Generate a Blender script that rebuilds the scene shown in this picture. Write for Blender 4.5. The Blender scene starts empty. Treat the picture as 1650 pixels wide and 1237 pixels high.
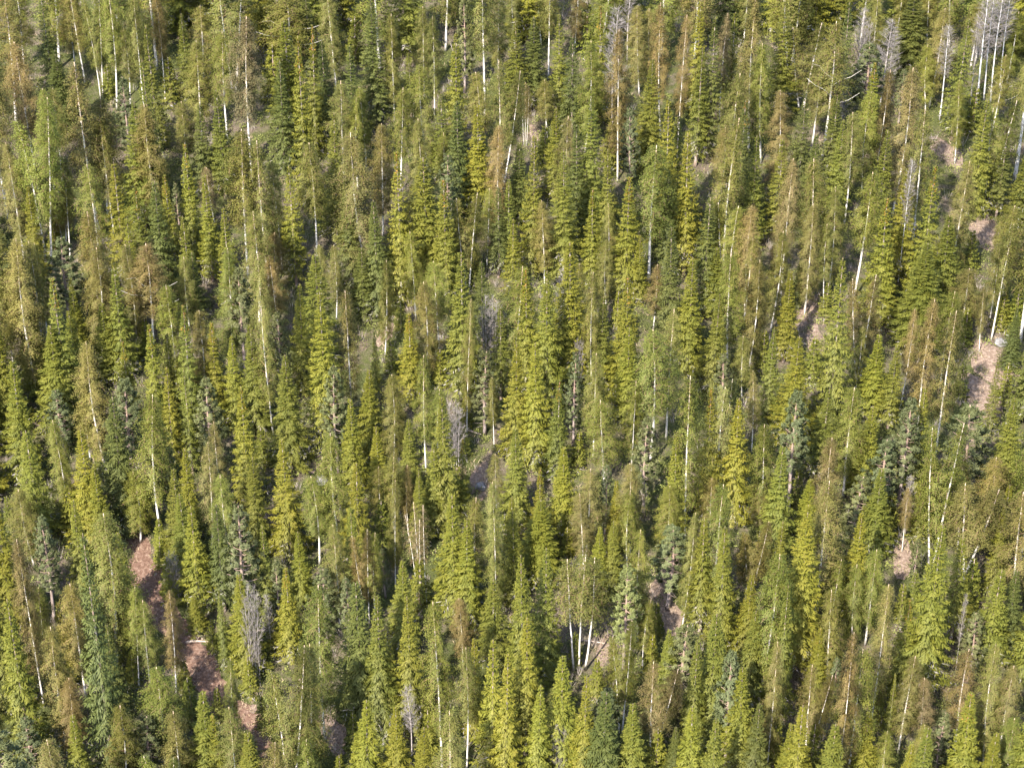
import bpy, bmesh, math, random
import numpy as np
from mathutils import Vector

SC = bpy.context.scene
COL = SC.collection

# ------------------------------------------------------------------ camera, sky, sun, exposure
cd = bpy.data.cameras.new('camera')
cam = bpy.data.objects.new('camera', cd)
COL.objects.link(cam)
PITCH = math.radians(30.0)
cam.location = (0.0, -194*math.cos(PITCH), 194*math.sin(PITCH))
cam.rotation_euler = (math.pi/2-PITCH, 0, 0)
cd.sensor_width = 36.0
cd.lens = 3200/1650*36
cd.clip_start = 1.0
cd.clip_end = 3000.0
SC.camera = cam

SUN_AZ, SUN_EL = math.radians(208), math.radians(42)      # clockwise from +Y: behind the camera, to its left
w = bpy.data.worlds.new('World'); SC.world = w; w.use_nodes = True
nt = w.node_tree
sky = nt.nodes.new('ShaderNodeTexSky'); sky.sky_type = 'NISHITA'; sky.sun_disc = False
sky.sun_elevation = SUN_EL; sky.sun_rotation = SUN_AZ
bgn = nt.nodes['Background']; bgn.inputs['Strength'].default_value = 0.15
nt.links.new(sky.outputs['Color'], bgn.inputs['Color'])
ld = bpy.data.lights.new('sun', 'SUN'); ld.energy = 4.2; ld.angle = math.radians(0.6); ld.color = (1.0, 0.94, 0.84)
sun = bpy.data.objects.new('sun', ld); COL.objects.link(sun)
sd = Vector((math.sin(SUN_AZ)*math.cos(SUN_EL), math.cos(SUN_AZ)*math.cos(SUN_EL), math.sin(SUN_EL)))
sun.rotation_euler = sd.to_track_quat('Z', 'Y').to_euler()
SC.view_settings.view_transform = 'Standard'
SC.view_settings.look = 'None'
SC.view_settings.exposure = 2.05
SC.view_settings.gamma = 1.0

# ------------------------------------------------------------------ materials
def newmat(name):
    m = bpy.data.materials.new(name); m.use_nodes = True
    m.node_tree.nodes.clear()
    return m, m.node_tree

def N(t, typ, **kw):
    n = t.nodes.new(typ)
    for k, v in kw.items(): setattr(n, k, v)
    return n

def foliage_mat(name, trans, top=None, zmid=0.75, rough=0.6):
    """leaf colour = the tree's own colour (object colour) varied leaf by leaf; `top` is the colour of
    the catkins and opening buds towards the top of a birch, in the amount of the object colour's alpha"""
    m, t = newmat(name)
    oi = N(t, 'ShaderNodeObjectInfo')
    at = N(t, 'ShaderNodeAttribute', attribute_name='tint')
    col = oi.outputs['Color']
    if top:
        ht = N(t, 'ShaderNodeAttribute', attribute_name='height')
        mr = N(t, 'ShaderNodeMapRange'); mr.inputs['From Min'].default_value = zmid-0.35; mr.inputs['From Max'].default_value = zmid+0.25
        t.links.new(ht.outputs['Fac'], mr.inputs['Value'])
        mu = N(t, 'ShaderNodeMath', operation='MULTIPLY')
        t.links.new(mr.outputs[0], mu.inputs[0]); t.links.new(oi.outputs['Alpha'], mu.inputs[1])
        mx = N(t, 'ShaderNodeMixRGB'); mx.inputs['Color2'].default_value = (*top, 1)
        t.links.new(mu.outputs[0], mx.inputs['Fac']); t.links.new(col, mx.inputs['Color1'])
        col = mx.outputs['Color']
    hs = N(t, 'ShaderNodeHueSaturation')
    vr = N(t, 'ShaderNodeMapRange'); vr.inputs['To Min'].default_value = 0.78; vr.inputs['To Max'].default_value = 1.24
    hr = N(t, 'ShaderNodeMapRange'); hr.inputs['To Min'].default_value = 0.515; hr.inputs['To Max'].default_value = 0.485
    t.links.new(at.outputs['Fac'], vr.inputs['Value']); t.links.new(at.outputs['Fac'], hr.inputs['Value'])
    t.links.new(vr.outputs[0], hs.inputs['Value']); t.links.new(hr.outputs[0], hs.inputs['Hue'])
    t.links.new(col, hs.inputs['Color'])
    d = N(t, 'ShaderNodeBsdfPrincipled'); d.inputs['Roughness'].default_value = rough
    d.inputs['Specular IOR Level'].default_value = 0.25
    tr = N(t, 'ShaderNodeBsdfTranslucent')
    ms = N(t, 'ShaderNodeMixShader'); ms.inputs['Fac'].default_value = trans
    out = N(t, 'ShaderNodeOutputMaterial')
    t.links.new(hs.outputs['Color'], d.inputs['Base Color']); t.links.new(hs.outputs['Color'], tr.inputs['Color'])
    t.links.new(d.outputs[0], ms.inputs[1]); t.links.new(tr.outputs[0], ms.inputs[2]); t.links.new(ms.outputs[0], out.inputs['Surface'])
    return m

def bark_mat(name, c1, c2, scale=(3, 3, 1.0), lo=0.45, hi=0.6, upper=None, z0=0.4, z1=0.6):
    """mottled bark; `upper` is the colour the trunk has above the fraction z0..z1 of its height"""
    m, t = newmat(name)
    tc = N(t, 'ShaderNodeTexCoord'); mp = N(t, 'ShaderNodeMapping'); mp.inputs['Scale'].default_value = scale
    no = N(t, 'ShaderNodeTexNoise'); no.inputs['Scale'].default_value = 1.0; no.inputs['Detail'].default_value = 4
    t.links.new(tc.outputs['Object'], mp.inputs['Vector']); t.links.new(mp.outputs[0], no.inputs['Vector'])
    mr = N(t, 'ShaderNodeMapRange'); mr.inputs['From Min'].default_value = lo; mr.inputs['From Max'].default_value = hi
    t.links.new(no.outputs['Fac'], mr.inputs['Value'])
    mx = N(t, 'ShaderNodeMixRGB'); mx.inputs['Color1'].default_value = (*c1, 1); mx.inputs['Color2'].default_value = (*c2, 1)
    t.links.new(mr.outputs[0], mx.inputs['Fac'])
    col = mx.outputs['Color']
    if upper:
        ht = N(t, 'ShaderNodeAttribute', attribute_name='height')
        m2 = N(t, 'ShaderNodeMapRange'); m2.inputs['From Min'].default_value = z0; m2.inputs['From Max'].default_value = z1
        t.links.new(ht.outputs['Fac'], m2.inputs['Value'])
        m3 = N(t, 'ShaderNodeMixRGB'); m3.inputs['Color2'].default_value = (*upper, 1)
        t.links.new(m2.outputs[0], m3.inputs['Fac']); t.links.new(col, m3.inputs['Color1'])
        col = m3.outputs['Color']
    d = N(t, 'ShaderNodeBsdfPrincipled'); d.inputs['Roughness'].default_value = 0.85
    d.inputs['Specular IOR Level'].default_value = 0.2
    out = N(t, 'ShaderNodeOutputMaterial')
    t.links.new(col, d.inputs['Base Color']); t.links.new(d.outputs[0], out.inputs['Surface'])
    return m

def plain_mat(name, c, var=0.35):
    m, t = newmat(name)
    at = N(t, 'ShaderNodeAttribute', attribute_name='tint')
    vr = N(t, 'ShaderNodeMapRange'); vr.inputs['To Min'].default_value = 1-var; vr.inputs['To Max'].default_value = 1+var
    hs = N(t, 'ShaderNodeHueSaturation'); hs.inputs['Color'].default_value = (*c, 1)
    t.links.new(at.outputs['Fac'], vr.inputs['Value']); t.links.new(vr.outputs[0], hs.inputs['Value'])
    d = N(t, 'ShaderNodeBsdfPrincipled'); d.inputs['Roughness'].default_value = 0.85
    d.inputs['Specular IOR Level'].default_value = 0.15
    out = N(t, 'ShaderNodeOutputMaterial')
    t.links.new(hs.outputs['Color'], d.inputs['Base Color']); t.links.new(d.outputs[0], out.inputs['Surface'])
    return m

M_SPR = foliage_mat('spruce_needles', 0.28)
M_PIN = foliage_mat('pine_needles', 0.25)
M_BIR = foliage_mat('birch_leaves', 0.5, top=(0.225, 0.165, 0.065))
M_CONE = plain_mat('spruce_cones', (0.24, 0.115, 0.025))
M_DEADTWIG = plain_mat('dead_grey_twigs', (0.30, 0.27, 0.25))
M_TWIG = plain_mat('birch_twigs', (0.16, 0.10, 0.06))
M_BARE = plain_mat('bare_grey_twigs', (0.165, 0.145, 0.135))
M_BBARK = bark_mat('birch_bark', (0.54, 0.50, 0.45), (0.12, 0.10, 0.09), (6, 6, 3.0), 0.56, 0.70, upper=(0.50, 0.36, 0.26), z0=0.62, z1=1.0)
M_SBARK = bark_mat('spruce_bark', (0.17, 0.12, 0.09), (0.30, 0.25, 0.22))
M_PBARK = bark_mat('pine_bark', (0.26, 0.21, 0.19), (0.16, 0.12, 0.10), upper=(0.24, 0.165, 0.13), z0=0.35, z1=0.6)
M_GBARK = bark_mat('grey_bark', (0.34, 0.30, 0.28), (0.2, 0.17, 0.16), (4, 4, 1.5))
M_WBARK = bark_mat('pale_aspen_bark', (0.46, 0.43, 0.42), (0.25, 0.30, 0.28), (4, 4, 2), 0.5, 0.66)
M_LOG = bark_mat('weathered_log', (0.55, 0.44, 0.36), (0.34, 0.26, 0.2), (2, 2, 2))

# ------------------------------------------------------------------ mesh helpers
class Geo:
    """collects tubes and leaf-shaped faces, with a tint and a material slot for each face"""
    def __init__(s): s.v = []; s.f = []; s.m = []; s.t = []
    def tube(s, pts, rad, sides=6, mi=0, tint=0.5, cap=True):
        base = len(s.v); n = len(pts)
        for i in range(n):
            a = pts[max(i-1, 0)]; b = pts[min(i+1, n-1)]
            d = (Vector(b)-Vector(a)).normalized()
            u = d.cross(Vector((0.3, 0.95, 0.1))).normalized(); q = d.cross(u)
            for k in range(sides):
                an = 2*math.pi*k/sides
                p = Vector(pts[i])+(u*math.cos(an)+q*math.sin(an))*rad[i]
                s.v.append((p.x, p.y, p.z))
        for i in range(n-1):
            for k in range(sides):
                k2 = (k+1) % sides
                s.f.append((base+i*sides+k, base+i*sides+k2, base+(i+1)*sides+k2, base+(i+1)*sides+k)); s.m.append(mi); s.t.append(tint)
        if cap:
            s.f.append(tuple(base+(n-1)*sides+k for k in range(sides))); s.m.append(mi); s.t.append(tint)
            s.f.append(tuple(base+k for k in reversed(range(sides)))); s.m.append(mi); s.t.append(tint)
    def leaf(s, b, d, l, wd, side, mi=0, tint=0.5, bulge=0.5):
        """rhombic blade from b along d"""
        base = len(s.v)
        cx, cy, cz = b[0]+d[0]*l*bulge, b[1]+d[1]*l*bulge, b[2]+d[2]*l*bulge
        hx, hy, hz = side[0]*wd*.5, side[1]*wd*.5, side[2]*wd*.5
        s.v += [b, (cx+hx, cy+hy, cz+hz), (b[0]+d[0]*l, b[1]+d[1]*l, b[2]+d[2]*l), (cx-hx, cy-hy, cz-hz)]
        s.f.append((base, base+1, base+2, base+3)); s.m.append(mi); s.t.append(tint)
    def mesh(s, name, mats, H=1.0, smooth=False, normals=None, soft=.6):
        me = bpy.data.meshes.new(name)
        me.from_pydata(s.v, [], s.f)
        for m in mats: me.materials.append(m)
        me.polygons.foreach_set('material_index', s.m)
        a = me.attributes.new('tint', 'FLOAT', 'FACE'); a.data.foreach_set('value', s.t)
        z = np.array(s.v, dtype=np.float32)[:, 2]/H
        a = me.attributes.new('height', 'FLOAT', 'POINT'); a.data.foreach_set('value', z)
        if normals:
            # soft foliage: each blade faces out of the crown, and its shading follows the crown's round form
            V = np.array(s.v); out = normals(V)
            F = np.array([f if len(f) == 4 else (f[0], f[1], f[2], f[0]) for f in s.f])
            gn = np.cross(V[F[:, 1]]-V[F[:, 0]], V[F[:, 2]]-V[F[:, 0]])
            fo = out[F].mean(1)
            flip = (gn*fo).sum(1) < 0
            me.polygons.foreach_set('use_smooth', [True]*len(s.f))
            bm = bmesh.new(); bm.from_mesh(me); bm.faces.ensure_lookup_table()
            bmesh.ops.reverse_faces(bm, faces=[bm.faces[i] for i in np.nonzero(flip)[0]]); bm.to_mesh(me); bm.free()
            g1 = np.zeros_like(V); gg = gn*np.where(flip, -1, 1)[:, None]
            gg /= np.maximum(np.linalg.norm(gg, axis=1), 1e-9)[:, None]
            for c in range(4): g1[F[:, c]] += gg/4
            nn = out*soft+g1*(1-soft)
            nn /= np.maximum(np.linalg.norm(nn, axis=1), 1e-9)[:, None]
            me.normals_split_custom_set_from_vertices(nn.tolist())
        if smooth: me.polygons.foreach_set('use_smooth', [True]*len(s.f))
        me.update()
        return me

def crown_out(H, low, up):
    """directions out of a crown about a vertical axis, tilted upwards by `up` and more so towards the top"""
    def f(V):
        r = np.hypot(V[:, 0], V[:, 1])
        o = np.stack([V[:, 0], V[:, 1], r*up+1.2*np.clip((V[:, 2]/H-low)/(1-low), 0, 1)**2*.8+.15], 1)
        return o/np.maximum(np.linalg.norm(o, axis=1), 1e-9)[:, None]
    return f

def norm(x, y, z):
    l = math.sqrt(x*x+y*y+z*z) or 1.0
    return (x/l, y/l, z/l)
def rside(R, d):
    """a random direction across d"""
    a = (R.uniform(-1, 1), R.uniform(-1, 1), R.uniform(-1, 1))
    return norm(d[1]*a[2]-d[2]*a[1], d[2]*a[0]-d[0]*a[2], d[0]*a[1]-d[1]*a[0])

# ------------------------------------------------------------------ tree kinds (built at real size, H metres tall)
def spruce(seed, H=13.0, Rm=2.0, cones=False, skirt=0.06, full=1.0):
    R = random.Random(seed)
    tk = Geo(); lean = R.uniform(-.15, .15)
    zs = [0, .03, .3, .6, .85, 1.0]
    tk.tube([(lean*z*(1-z), 0, H*z) for z in zs], [.24, .17, .13, .08, .035, .012], 7)
    g = Geo()
    z = H*skirt
    layer = 0; asy = R.uniform(.05, .22); asa = R.uniform(0, 6.28)
    while z < H-0.12:
        t = z/H
        r = 1.12*Rm*((1-t)**0.96)*(0.80+0.20*min(1, (t-skirt)/.12+.2))*(1+R.uniform(-.14, .14))
        r = max(r, 0.10)
        nb = int(R.choice((7, 8, 9))*full) if t < .9 else 5
        a0 = R.uniform(0, 6.28)
        for k in range(nb):
            az = a0+k*2*math.pi/nb+R.uniform(-.3, .3)
            L = r*R.uniform(.66, 1.16)*(1+asy*math.cos(az-asa)*(1-t))
            if R.random() < .06: L *= 1.18
            dead = t < skirt+0.16 and R.random() < 0.5
            up0 = 0.75*max(0, t-.55)/.45+R.uniform(-.06, .12)          # rises near the top
            dr = -0.42*(1-t)+R.uniform(-.08, .05)
            ca, sa = math.cos(az), math.sin(az)
            bt = R.uniform(.15, .65)
            nseg = max(2, int(L/0.125))
            z00 = z+R.uniform(-.12, .12)
            for i in range(nseg):
                u = (i+.6)/nseg
                rad = L*u
                zz = z00+L*(up0*u+dr*u*(1.15-u*.35)+.16*max(0, u-.6)*(1-t))
                px, py = ca*rad, sa*rad
                if dead:
                    if R.random() < .75:
                        ss = R.choice((-1, 1))
                        d = norm(ca*.8-sa*ss*.7, sa*.8+ca*ss*.7, R.uniform(-.5, .1))
                        g.leaf((px, py, zz), d, .5*R.uniform(.5, 1.2), .035, rside(R, d), 2, R.random())
                    if R.random() < .45: continue
                slope = (up0+dr)
                tl = (0.16+0.34*math.sin(math.pi*min(1, u*.85+.12)))*(0.55+.55*min(1, L/1.4))
                for ss in (-1, 1, R.choice((-1, 1))):
                    if R.random() < .08: continue
                    fw = R.uniform(.45, 1.0)
                    d = norm(ca*fw-sa*ss*R.uniform(.4, 1), sa*fw+ca*ss*R.uniform(.4, 1), slope*.5-R.uniform(.05, .55))
                    sd_ = norm(-d[1]+R.uniform(-.3, .3), d[0]+R.uniform(-.3, .3), R.uniform(-.5, .5))
                    tn = min(1, max(0, bt+.35*(u-.5)+R.uniform(-.2, .2)))
                    g.leaf((px, py, zz+R.uniform(-.03, .03)), d, tl*R.uniform(.7, 1.25), R.uniform(.06, .105), sd_, 0, tn, .45)
                if R.random() < .55:                                    # upright tufts on the branch's back
                    d = norm(ca*.7+R.uniform(-.3, .3), sa*.7+R.uniform(-.3, .3), R.uniform(.2, .7))
                    g.leaf((px, py, zz), d, .22*R.uniform(.7, 1.3), .10, rside(R, d), 0, min(1, bt+.3), .45)
            # the branch end
            d = norm(ca, sa, R.uniform(-.2, .25)+.4*max(0, t-.6))
            pz = z00+L*(up0+dr*.8+.064*(1-t))
            for q in range(3):
                d2 = norm(d[0]+R.uniform(-.5, .5), d[1]+R.uniform(-.5, .5), d[2]+R.uniform(-.3, .2))
                g.leaf((ca*L*.9, sa*L*.9, pz), d2, .30*R.uniform(.6, 1.1)*(.4+.6*(1-t)), .11, rside(R, d2), 0, min(1, bt+.35), .45)
            if cones and t > .80 and R.random() < .5:
                for q in range(3):
                    d2 = norm(R.uniform(-.3, .3), R.uniform(-.3, .3), -1)
                    g.leaf((ca*L*R.uniform(.5, .95), sa*L*R.uniform(.5, .95), pz+R.uniform(-.05, .1)), d2, .17, .075, rside(R, d2), 1, R.random())
        z += (0.35 if t < .8 else .27)*R.uniform(.75, 1.25)
        layer += 1
    for q in range(26):                                                 # leader
        zz = H-R.uniform(0, .7)
        a = R.uniform(0, 6.28); d = norm(math.cos(a)*.6, math.sin(a)*.6, R.uniform(.5, 1.3))
        g.leaf((0, 0, zz-.15), d, .26, .05, rside(R, d), 1 if (cones and R.random() < .5) else 0, R.uniform(.6, 1))
    return tk.mesh('spruce_trunk', [M_SBARK], H, True), g.mesh('spruce_crown', [M_SPR, M_CONE, M_DEADTWIG], H, normals=crown_out(H, 0, .55), soft=.38), H, 2*Rm

def stem_path(R, H, bend, dx=0.0, dy=0.0, x0=0.0, y0=0.0, n=12, curve=1.0):
    ph = R.uniform(0, 6.28); pts = []
    for i in range(n+1):
        u = i/n
        b = bend*math.sin(u*math.pi*R.uniform(.96, 1.04))
        pts.append((x0+dx*u**curve+b*math.cos(ph)+R.uniform(-.02, .02)*H*.06, y0+dy*u**curve+b*math.sin(ph), H*u))
    return pts
def on(pts, u):
    n = len(pts)-1; f = min(max(u, 0), .9999)*n; i = int(f); f -= i
    return tuple(pts[i][k]*(1-f)+pts[i+1][k]*f for k in range(3))

def birch(seed, H=14.0, Rm=1.75, stems=1, dens=1.0, low=0.22, form='single', bare=False, r0=.095, limb=False, dark_twigs=False):
    R = random.Random(seed)
    tk = Geo(); g = Geo()
    paths = []
    if form == 'fork':
        p = stem_path(R, H, .10, -.55, .1, n=14); paths.append((p, r0))
        p0 = on(p, .12)
        q = [(p0[0]*(1-u)+u*1.35+.12*math.sin(u*3), p0[1]*(1-u)-.2*u, p0[2]+(H*.94-p0[2])*u) for u in [i/12 for i in range(13)]]
        paths.append((q, r0*.85))
    else:
        for k in range(stems):
            if stems == 1:
                paths.append((stem_path(R, H, R.uniform(.05, .28), R.uniform(-.3, .3), R.uniform(-.3, .3)), r0))
            else:
                a = (k/(stems-1)-.5)*2
                paths.append((stem_path(R, H*R.uniform(.84, 1.0), .15, a*(.75 if stems == 2 else .42)+R.uniform(-.15, .15), R.uniform(-.4, .4), a*.30*(stems-1)/2, R.uniform(-.2, .2), curve=1.2), r0*R.uniform(.72, .92)))
    for pts, rr in paths:
        n = len(pts)
        tk.tube(pts, [rr*(1.25 if i == 0 else 1)*(1-.92*(i/(n-1))**.9)+.008 for i in range(n)], 8)
    limbs = []
    if limb:
        for k, (u, s) in enumerate(((.40, 1), (.50, -1), (.56, 1), (.62, -1))):
            p = on(paths[0][0], u); l = R.uniform(2.0, 3.0)*(1-.9*(u-.4))
            e = [(p[0]+s*l*v*.85, p[1]-.3*v*l*R.choice((-1, 1)), p[2]+l*(v*.75+.2*v*v)) for v in (0, .3, .65, 1)]
            tk.tube(e, [.024, .02, .015, .006], 6); limbs.append(e)
    per = 1.0/len(paths)
    for pts, rr in paths:
        Hs = pts[-1][2]
        nb = int((104 if not bare else 62)*(per**.55)*dens**.5)
        for k in range(nb):
            t = (k+R.random())/nb
            u = low+(.985-low)*t
            p = on(pts, u)
            az = k*2.39996+R.uniform(-.5, .5)
            prof = (max(0.02, 1-t)**.52)*min(1, .45+t*1.7)
            L = Rm*(per**.35)*prof*R.uniform(.45, 1.15)
            if L < .18: L = .18
            rise = R.uniform(.55, 1.3)*(1.3 if bare else 1)
            ca, sa = math.cos(az), math.sin(az)
            # branch: rises, then bows over at its tip
            bp = [(p[0]+ca*L*v, p[1]+sa*L*v, p[2]+L*(rise*v-(.0 if bare else .55)*v*v)) for v in (0, .35, .7, 1)]
            br = .012+.012*L
            g.tube(bp, [br, br*.75, br*.5, br*.22], 3, 1, R.random(), cap=False)
            if bare:
                for q in range(int(15+12*L)):
                    v = R.uniform(.15, 1); b = on(bp, v)
                    d = norm(ca*.5+R.uniform(-.8, .8), sa*.5+R.uniform(-.8, .8), R.uniform(.1, 1.2))
                    l = R.uniform(.25, .8)
                    g.leaf(b, d, l, .022, rside(R, d), 1, R.random(), .3)
                continue
            nl = int((66+180*L)*dens)
            bt = R.uniform(.3, .7)
            ntw = max(2, int(3+4*L))
            tw = []
            for q in range(ntw):                                        # hanging twigs
                v = R.uniform(.3, 1); b = on(bp, v)
                hang = R.uniform(.3, 1.0)*(.5+.5*min(1, L))
                d = norm(ca*.35+R.uniform(-.5, .5), sa*.35+R.uniform(-.5, .5), -R.uniform(.2, 1.1))
                tw.append((b, d, hang))
                g.leaf(b, d, hang, .018, rside(R, d), 1, R.random(), .4)
            for q in range(nl):
                if R.random() < .72:
                    b, d, hang = R.choice(tw); v = R.random()*hang
                    c = (b[0]+d[0]*v+R.gauss(0, .13), b[1]+d[1]*v+R.gauss(0, .13), b[2]+d[2]*v+R.gauss(0, .18))
                else:
                    b = on(bp, R.uniform(.3, 1.05)); c = (b[0]+R.uniform(-.13, .13), b[1]+R.uniform(-.13, .13), b[2]+R.uniform(-.1, .14))
                d = norm(R.uniform(-1, 1), R.uniform(-1, 1), R.uniform(-1.1, .5))
                s = R.uniform(.75, 1.25)
                g.leaf(c, d, .092*s, .058*s, rside(R, d), 0, min(1, max(0, bt+R.uniform(-.3, .3))), .45)
    return tk, g, H, 2*Rm

def birch_meshes(*a, bark=None, **k):
    tk, g, H, W = birch(*a, **k)
    bare = k.get('bare')
    return (tk.mesh('birch_trunk', [bark or M_BBARK], H, True),
            g.mesh('bare_branches' if bare else 'birch_crown', [M_BIR, M_BARE if bare else M_TWIG], H, normals=None if bare else crown_out(H, .2, .3), soft=.8), H, W)

def pine(seed, H=12.0, Rm=1.9, low=.38):
    R = random.Random(seed)
    tk = Geo(); g = Geo()
    pts = stem_path(R, H, R.uniform(.05, .2), R.uniform(-.2, .2), 0)
    n = len(pts)
    tk.tube(pts, [.20*(1.2 if i == 0 else 1)*(1-.9*(i/(n-1)))+.012 for i in range(n)], 8)
    nb = 78
    for k in range(nb):
        t = (k+R.random())/nb
        u = low+(.985-low)*t
        p = on(pts, u)
        az = k*2.39996+R.uniform(-.5, .5); ca, sa = math.cos(az), math.sin(az)
        L = Rm*(max(.03, 1-t)**.7)*min(1, .5+1.7*t)*R.uniform(.6, 1.15)+.12
        rise = R.uniform(.15, .5)+.5*t
        bp = [(p[0]+ca*L*v, p[1]+sa*L*v, p[2]+L*(rise*v*v-.12*v)) for v in (0, .4, .75, 1)]
        br = .018+.014*L
        g.tube(bp, [br, br*.8, br*.55, br*.3], 3, 1, R.random(), cap=False)
        bt = R.uniform(.1, .7)
        npf = max(3, int(L*5.2))
        for q in range(npf):
            v = 1.0 if q == 0 else R.uniform(.4, 1)
            b = on(bp, v); c = (b[0]+R.uniform(-.25, .25)*L*.6, b[1]+R.uniform(-.25, .25)*L*.6, b[2]+R.uniform(-.05, .22))
            ax = norm(ca*.5+R.uniform(-.4, .4), sa*.5+R.uniform(-.4, .4), R.uniform(.2, 1.0))
            pt = min(1, max(0, bt+R.uniform(-.15, .3)))
            for j in range(40):
                d = norm(ax[0]*.75+R.uniform(-.8, .8), ax[1]*.75+R.uniform(-.8, .8), ax[2]*.75+R.uniform(-.8, .8))
                g.leaf((c[0]-ax[0]*.1+R.uniform(-.07, .07), c[1]-ax[1]*.1+R.uniform(-.07, .07), c[2]-ax[2]*.1+R.uniform(-.07, .07)), d, R.uniform(.18, .32), .055, rside(R, d), 0, min(1, max(0, pt+R.uniform(-.2, .2))), .5)
    for q in range(7):                                                  # dead snags on the bare part of the trunk
        p = on(pts, R.uniform(.12, low)); a = R.uniform(0, 6.28); d = norm(math.cos(a), math.sin(a), R.uniform(-.4, .2))
        g.leaf(p, d, R.uniform(.5, 1.4), .045, rside(R, d), 1, R.random(), .3)
    return tk.mesh('pine_trunk', [M_PBARK], H, True), g.mesh('pine_crown', [M_PIN, M_PBARK], H, normals=crown_out(H, .3, .5), soft=.35), H, 2*Rm

PROTO = {
    'Y0': spruce(61, H=4.0, Rm=1.0, skirt=.03), 'Y1': spruce(62, H=4.0, Rm=.85, skirt=.03),
    'G0': spruce(71, H=19.0, Rm=2.7), 'G1': spruce(72, H=18.0, Rm=2.6, skirt=.1, full=.9),
    'S0': spruce(1), 'S1': spruce(2, Rm=1.85, skirt=.10), 'S2': spruce(3, Rm=2.15, full=.9), 'S3': spruce(4, Rm=1.95, skirt=.14, full=.85),
    'C0': spruce(11, cones=True), 'C1': spruce(12, Rm=1.9, cones=True, skirt=.10, full=.9), 'C2': spruce(13, Rm=2.1, cones=True),
    'B0': birch_meshes(21), 'B1': birch_meshes(22, low=.32, dens=.85), 'B2': birch_meshes(23, low=.15, dens=1.1),
    'B3': birch_meshes(24, low=.40, dens=.85), 'B4': birch_meshes(25, low=.26, dens=.75), 'B5': birch_meshes(26, low=.2, Rm=1.9),
    'D0': birch_meshes(31, stems=2, low=.30, r0=.10), 'D1': birch_meshes(32, stems=2, low=.25, dens=.9, r0=.10),
    'T0': birch_meshes(33, stems=3, low=.48, r0=.062, dens=.6), 'V0': birch_meshes(34, form='fork', low=.36, dens=.9, r0=.09),
    'L0': birch_meshes(35, limb=True, low=.38, dens=.85), 'X0': birch_meshes(36, r0=.24, low=.55),
    'K0': birch_meshes(41, bare=True, bark=M_GBARK, low=.25, r0=.075, Rm=1.4), 'K1': birch_meshes(42, bare=True, bark=M_GBARK, low=.35, r0=.08, Rm=1.5),
    'M0': birch_meshes(43, bare=True, bark=M_GBARK, stems=5, H=9.0, low=.15, r0=.045, Rm=2.6), 'W0': birch_meshes(44, bare=True, bark=M_WBARK, low=.45, r0=.075, Rm=1.1),
    'N0': birch_meshes(45, stems=4, low=.5, r0=.06, Rm=1.4, dens=.35),
    'P0': pine(51), 'P1': pine(52, low=.28, Rm=2.0), 'P2': pine(53, low=.16, Rm=2.0),
}
# ------------------------------------------------------------------ ground
def terr(x, y):
    return 0.26795*y+0.9*np.sin(x/17+.5)*np.cos(y/23)+0.35*np.sin(x/7.3+y/9.1)+0.18*np.sin(x/3.1-y/4.3)

def sheet(name, xs, ys, mat, dz=0.0):
    X, Y = np.meshgrid(xs, ys); Z = terr(X, Y)+dz
    v = np.stack([X.ravel(), Y.ravel(), Z.ravel()], 1)
    nx, ny = len(xs), len(ys)
    i = (np.arange(ny-1)[:, None]*nx+np.arange(nx-1)[None, :]).ravel()
    f = np.stack([i, i+1, i+nx+1, i+nx], 1)
    me = bpy.data.meshes.new(name); me.from_pydata(v.tolist(), [], f.tolist()); me.materials.append(mat)
    me.polygons.foreach_set('use_smooth', [True]*len(f)); me.update()
    o = bpy.data.objects.new(name, me); COL.objects.link(o); o['kind'] = 'structure'
    return o

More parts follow.
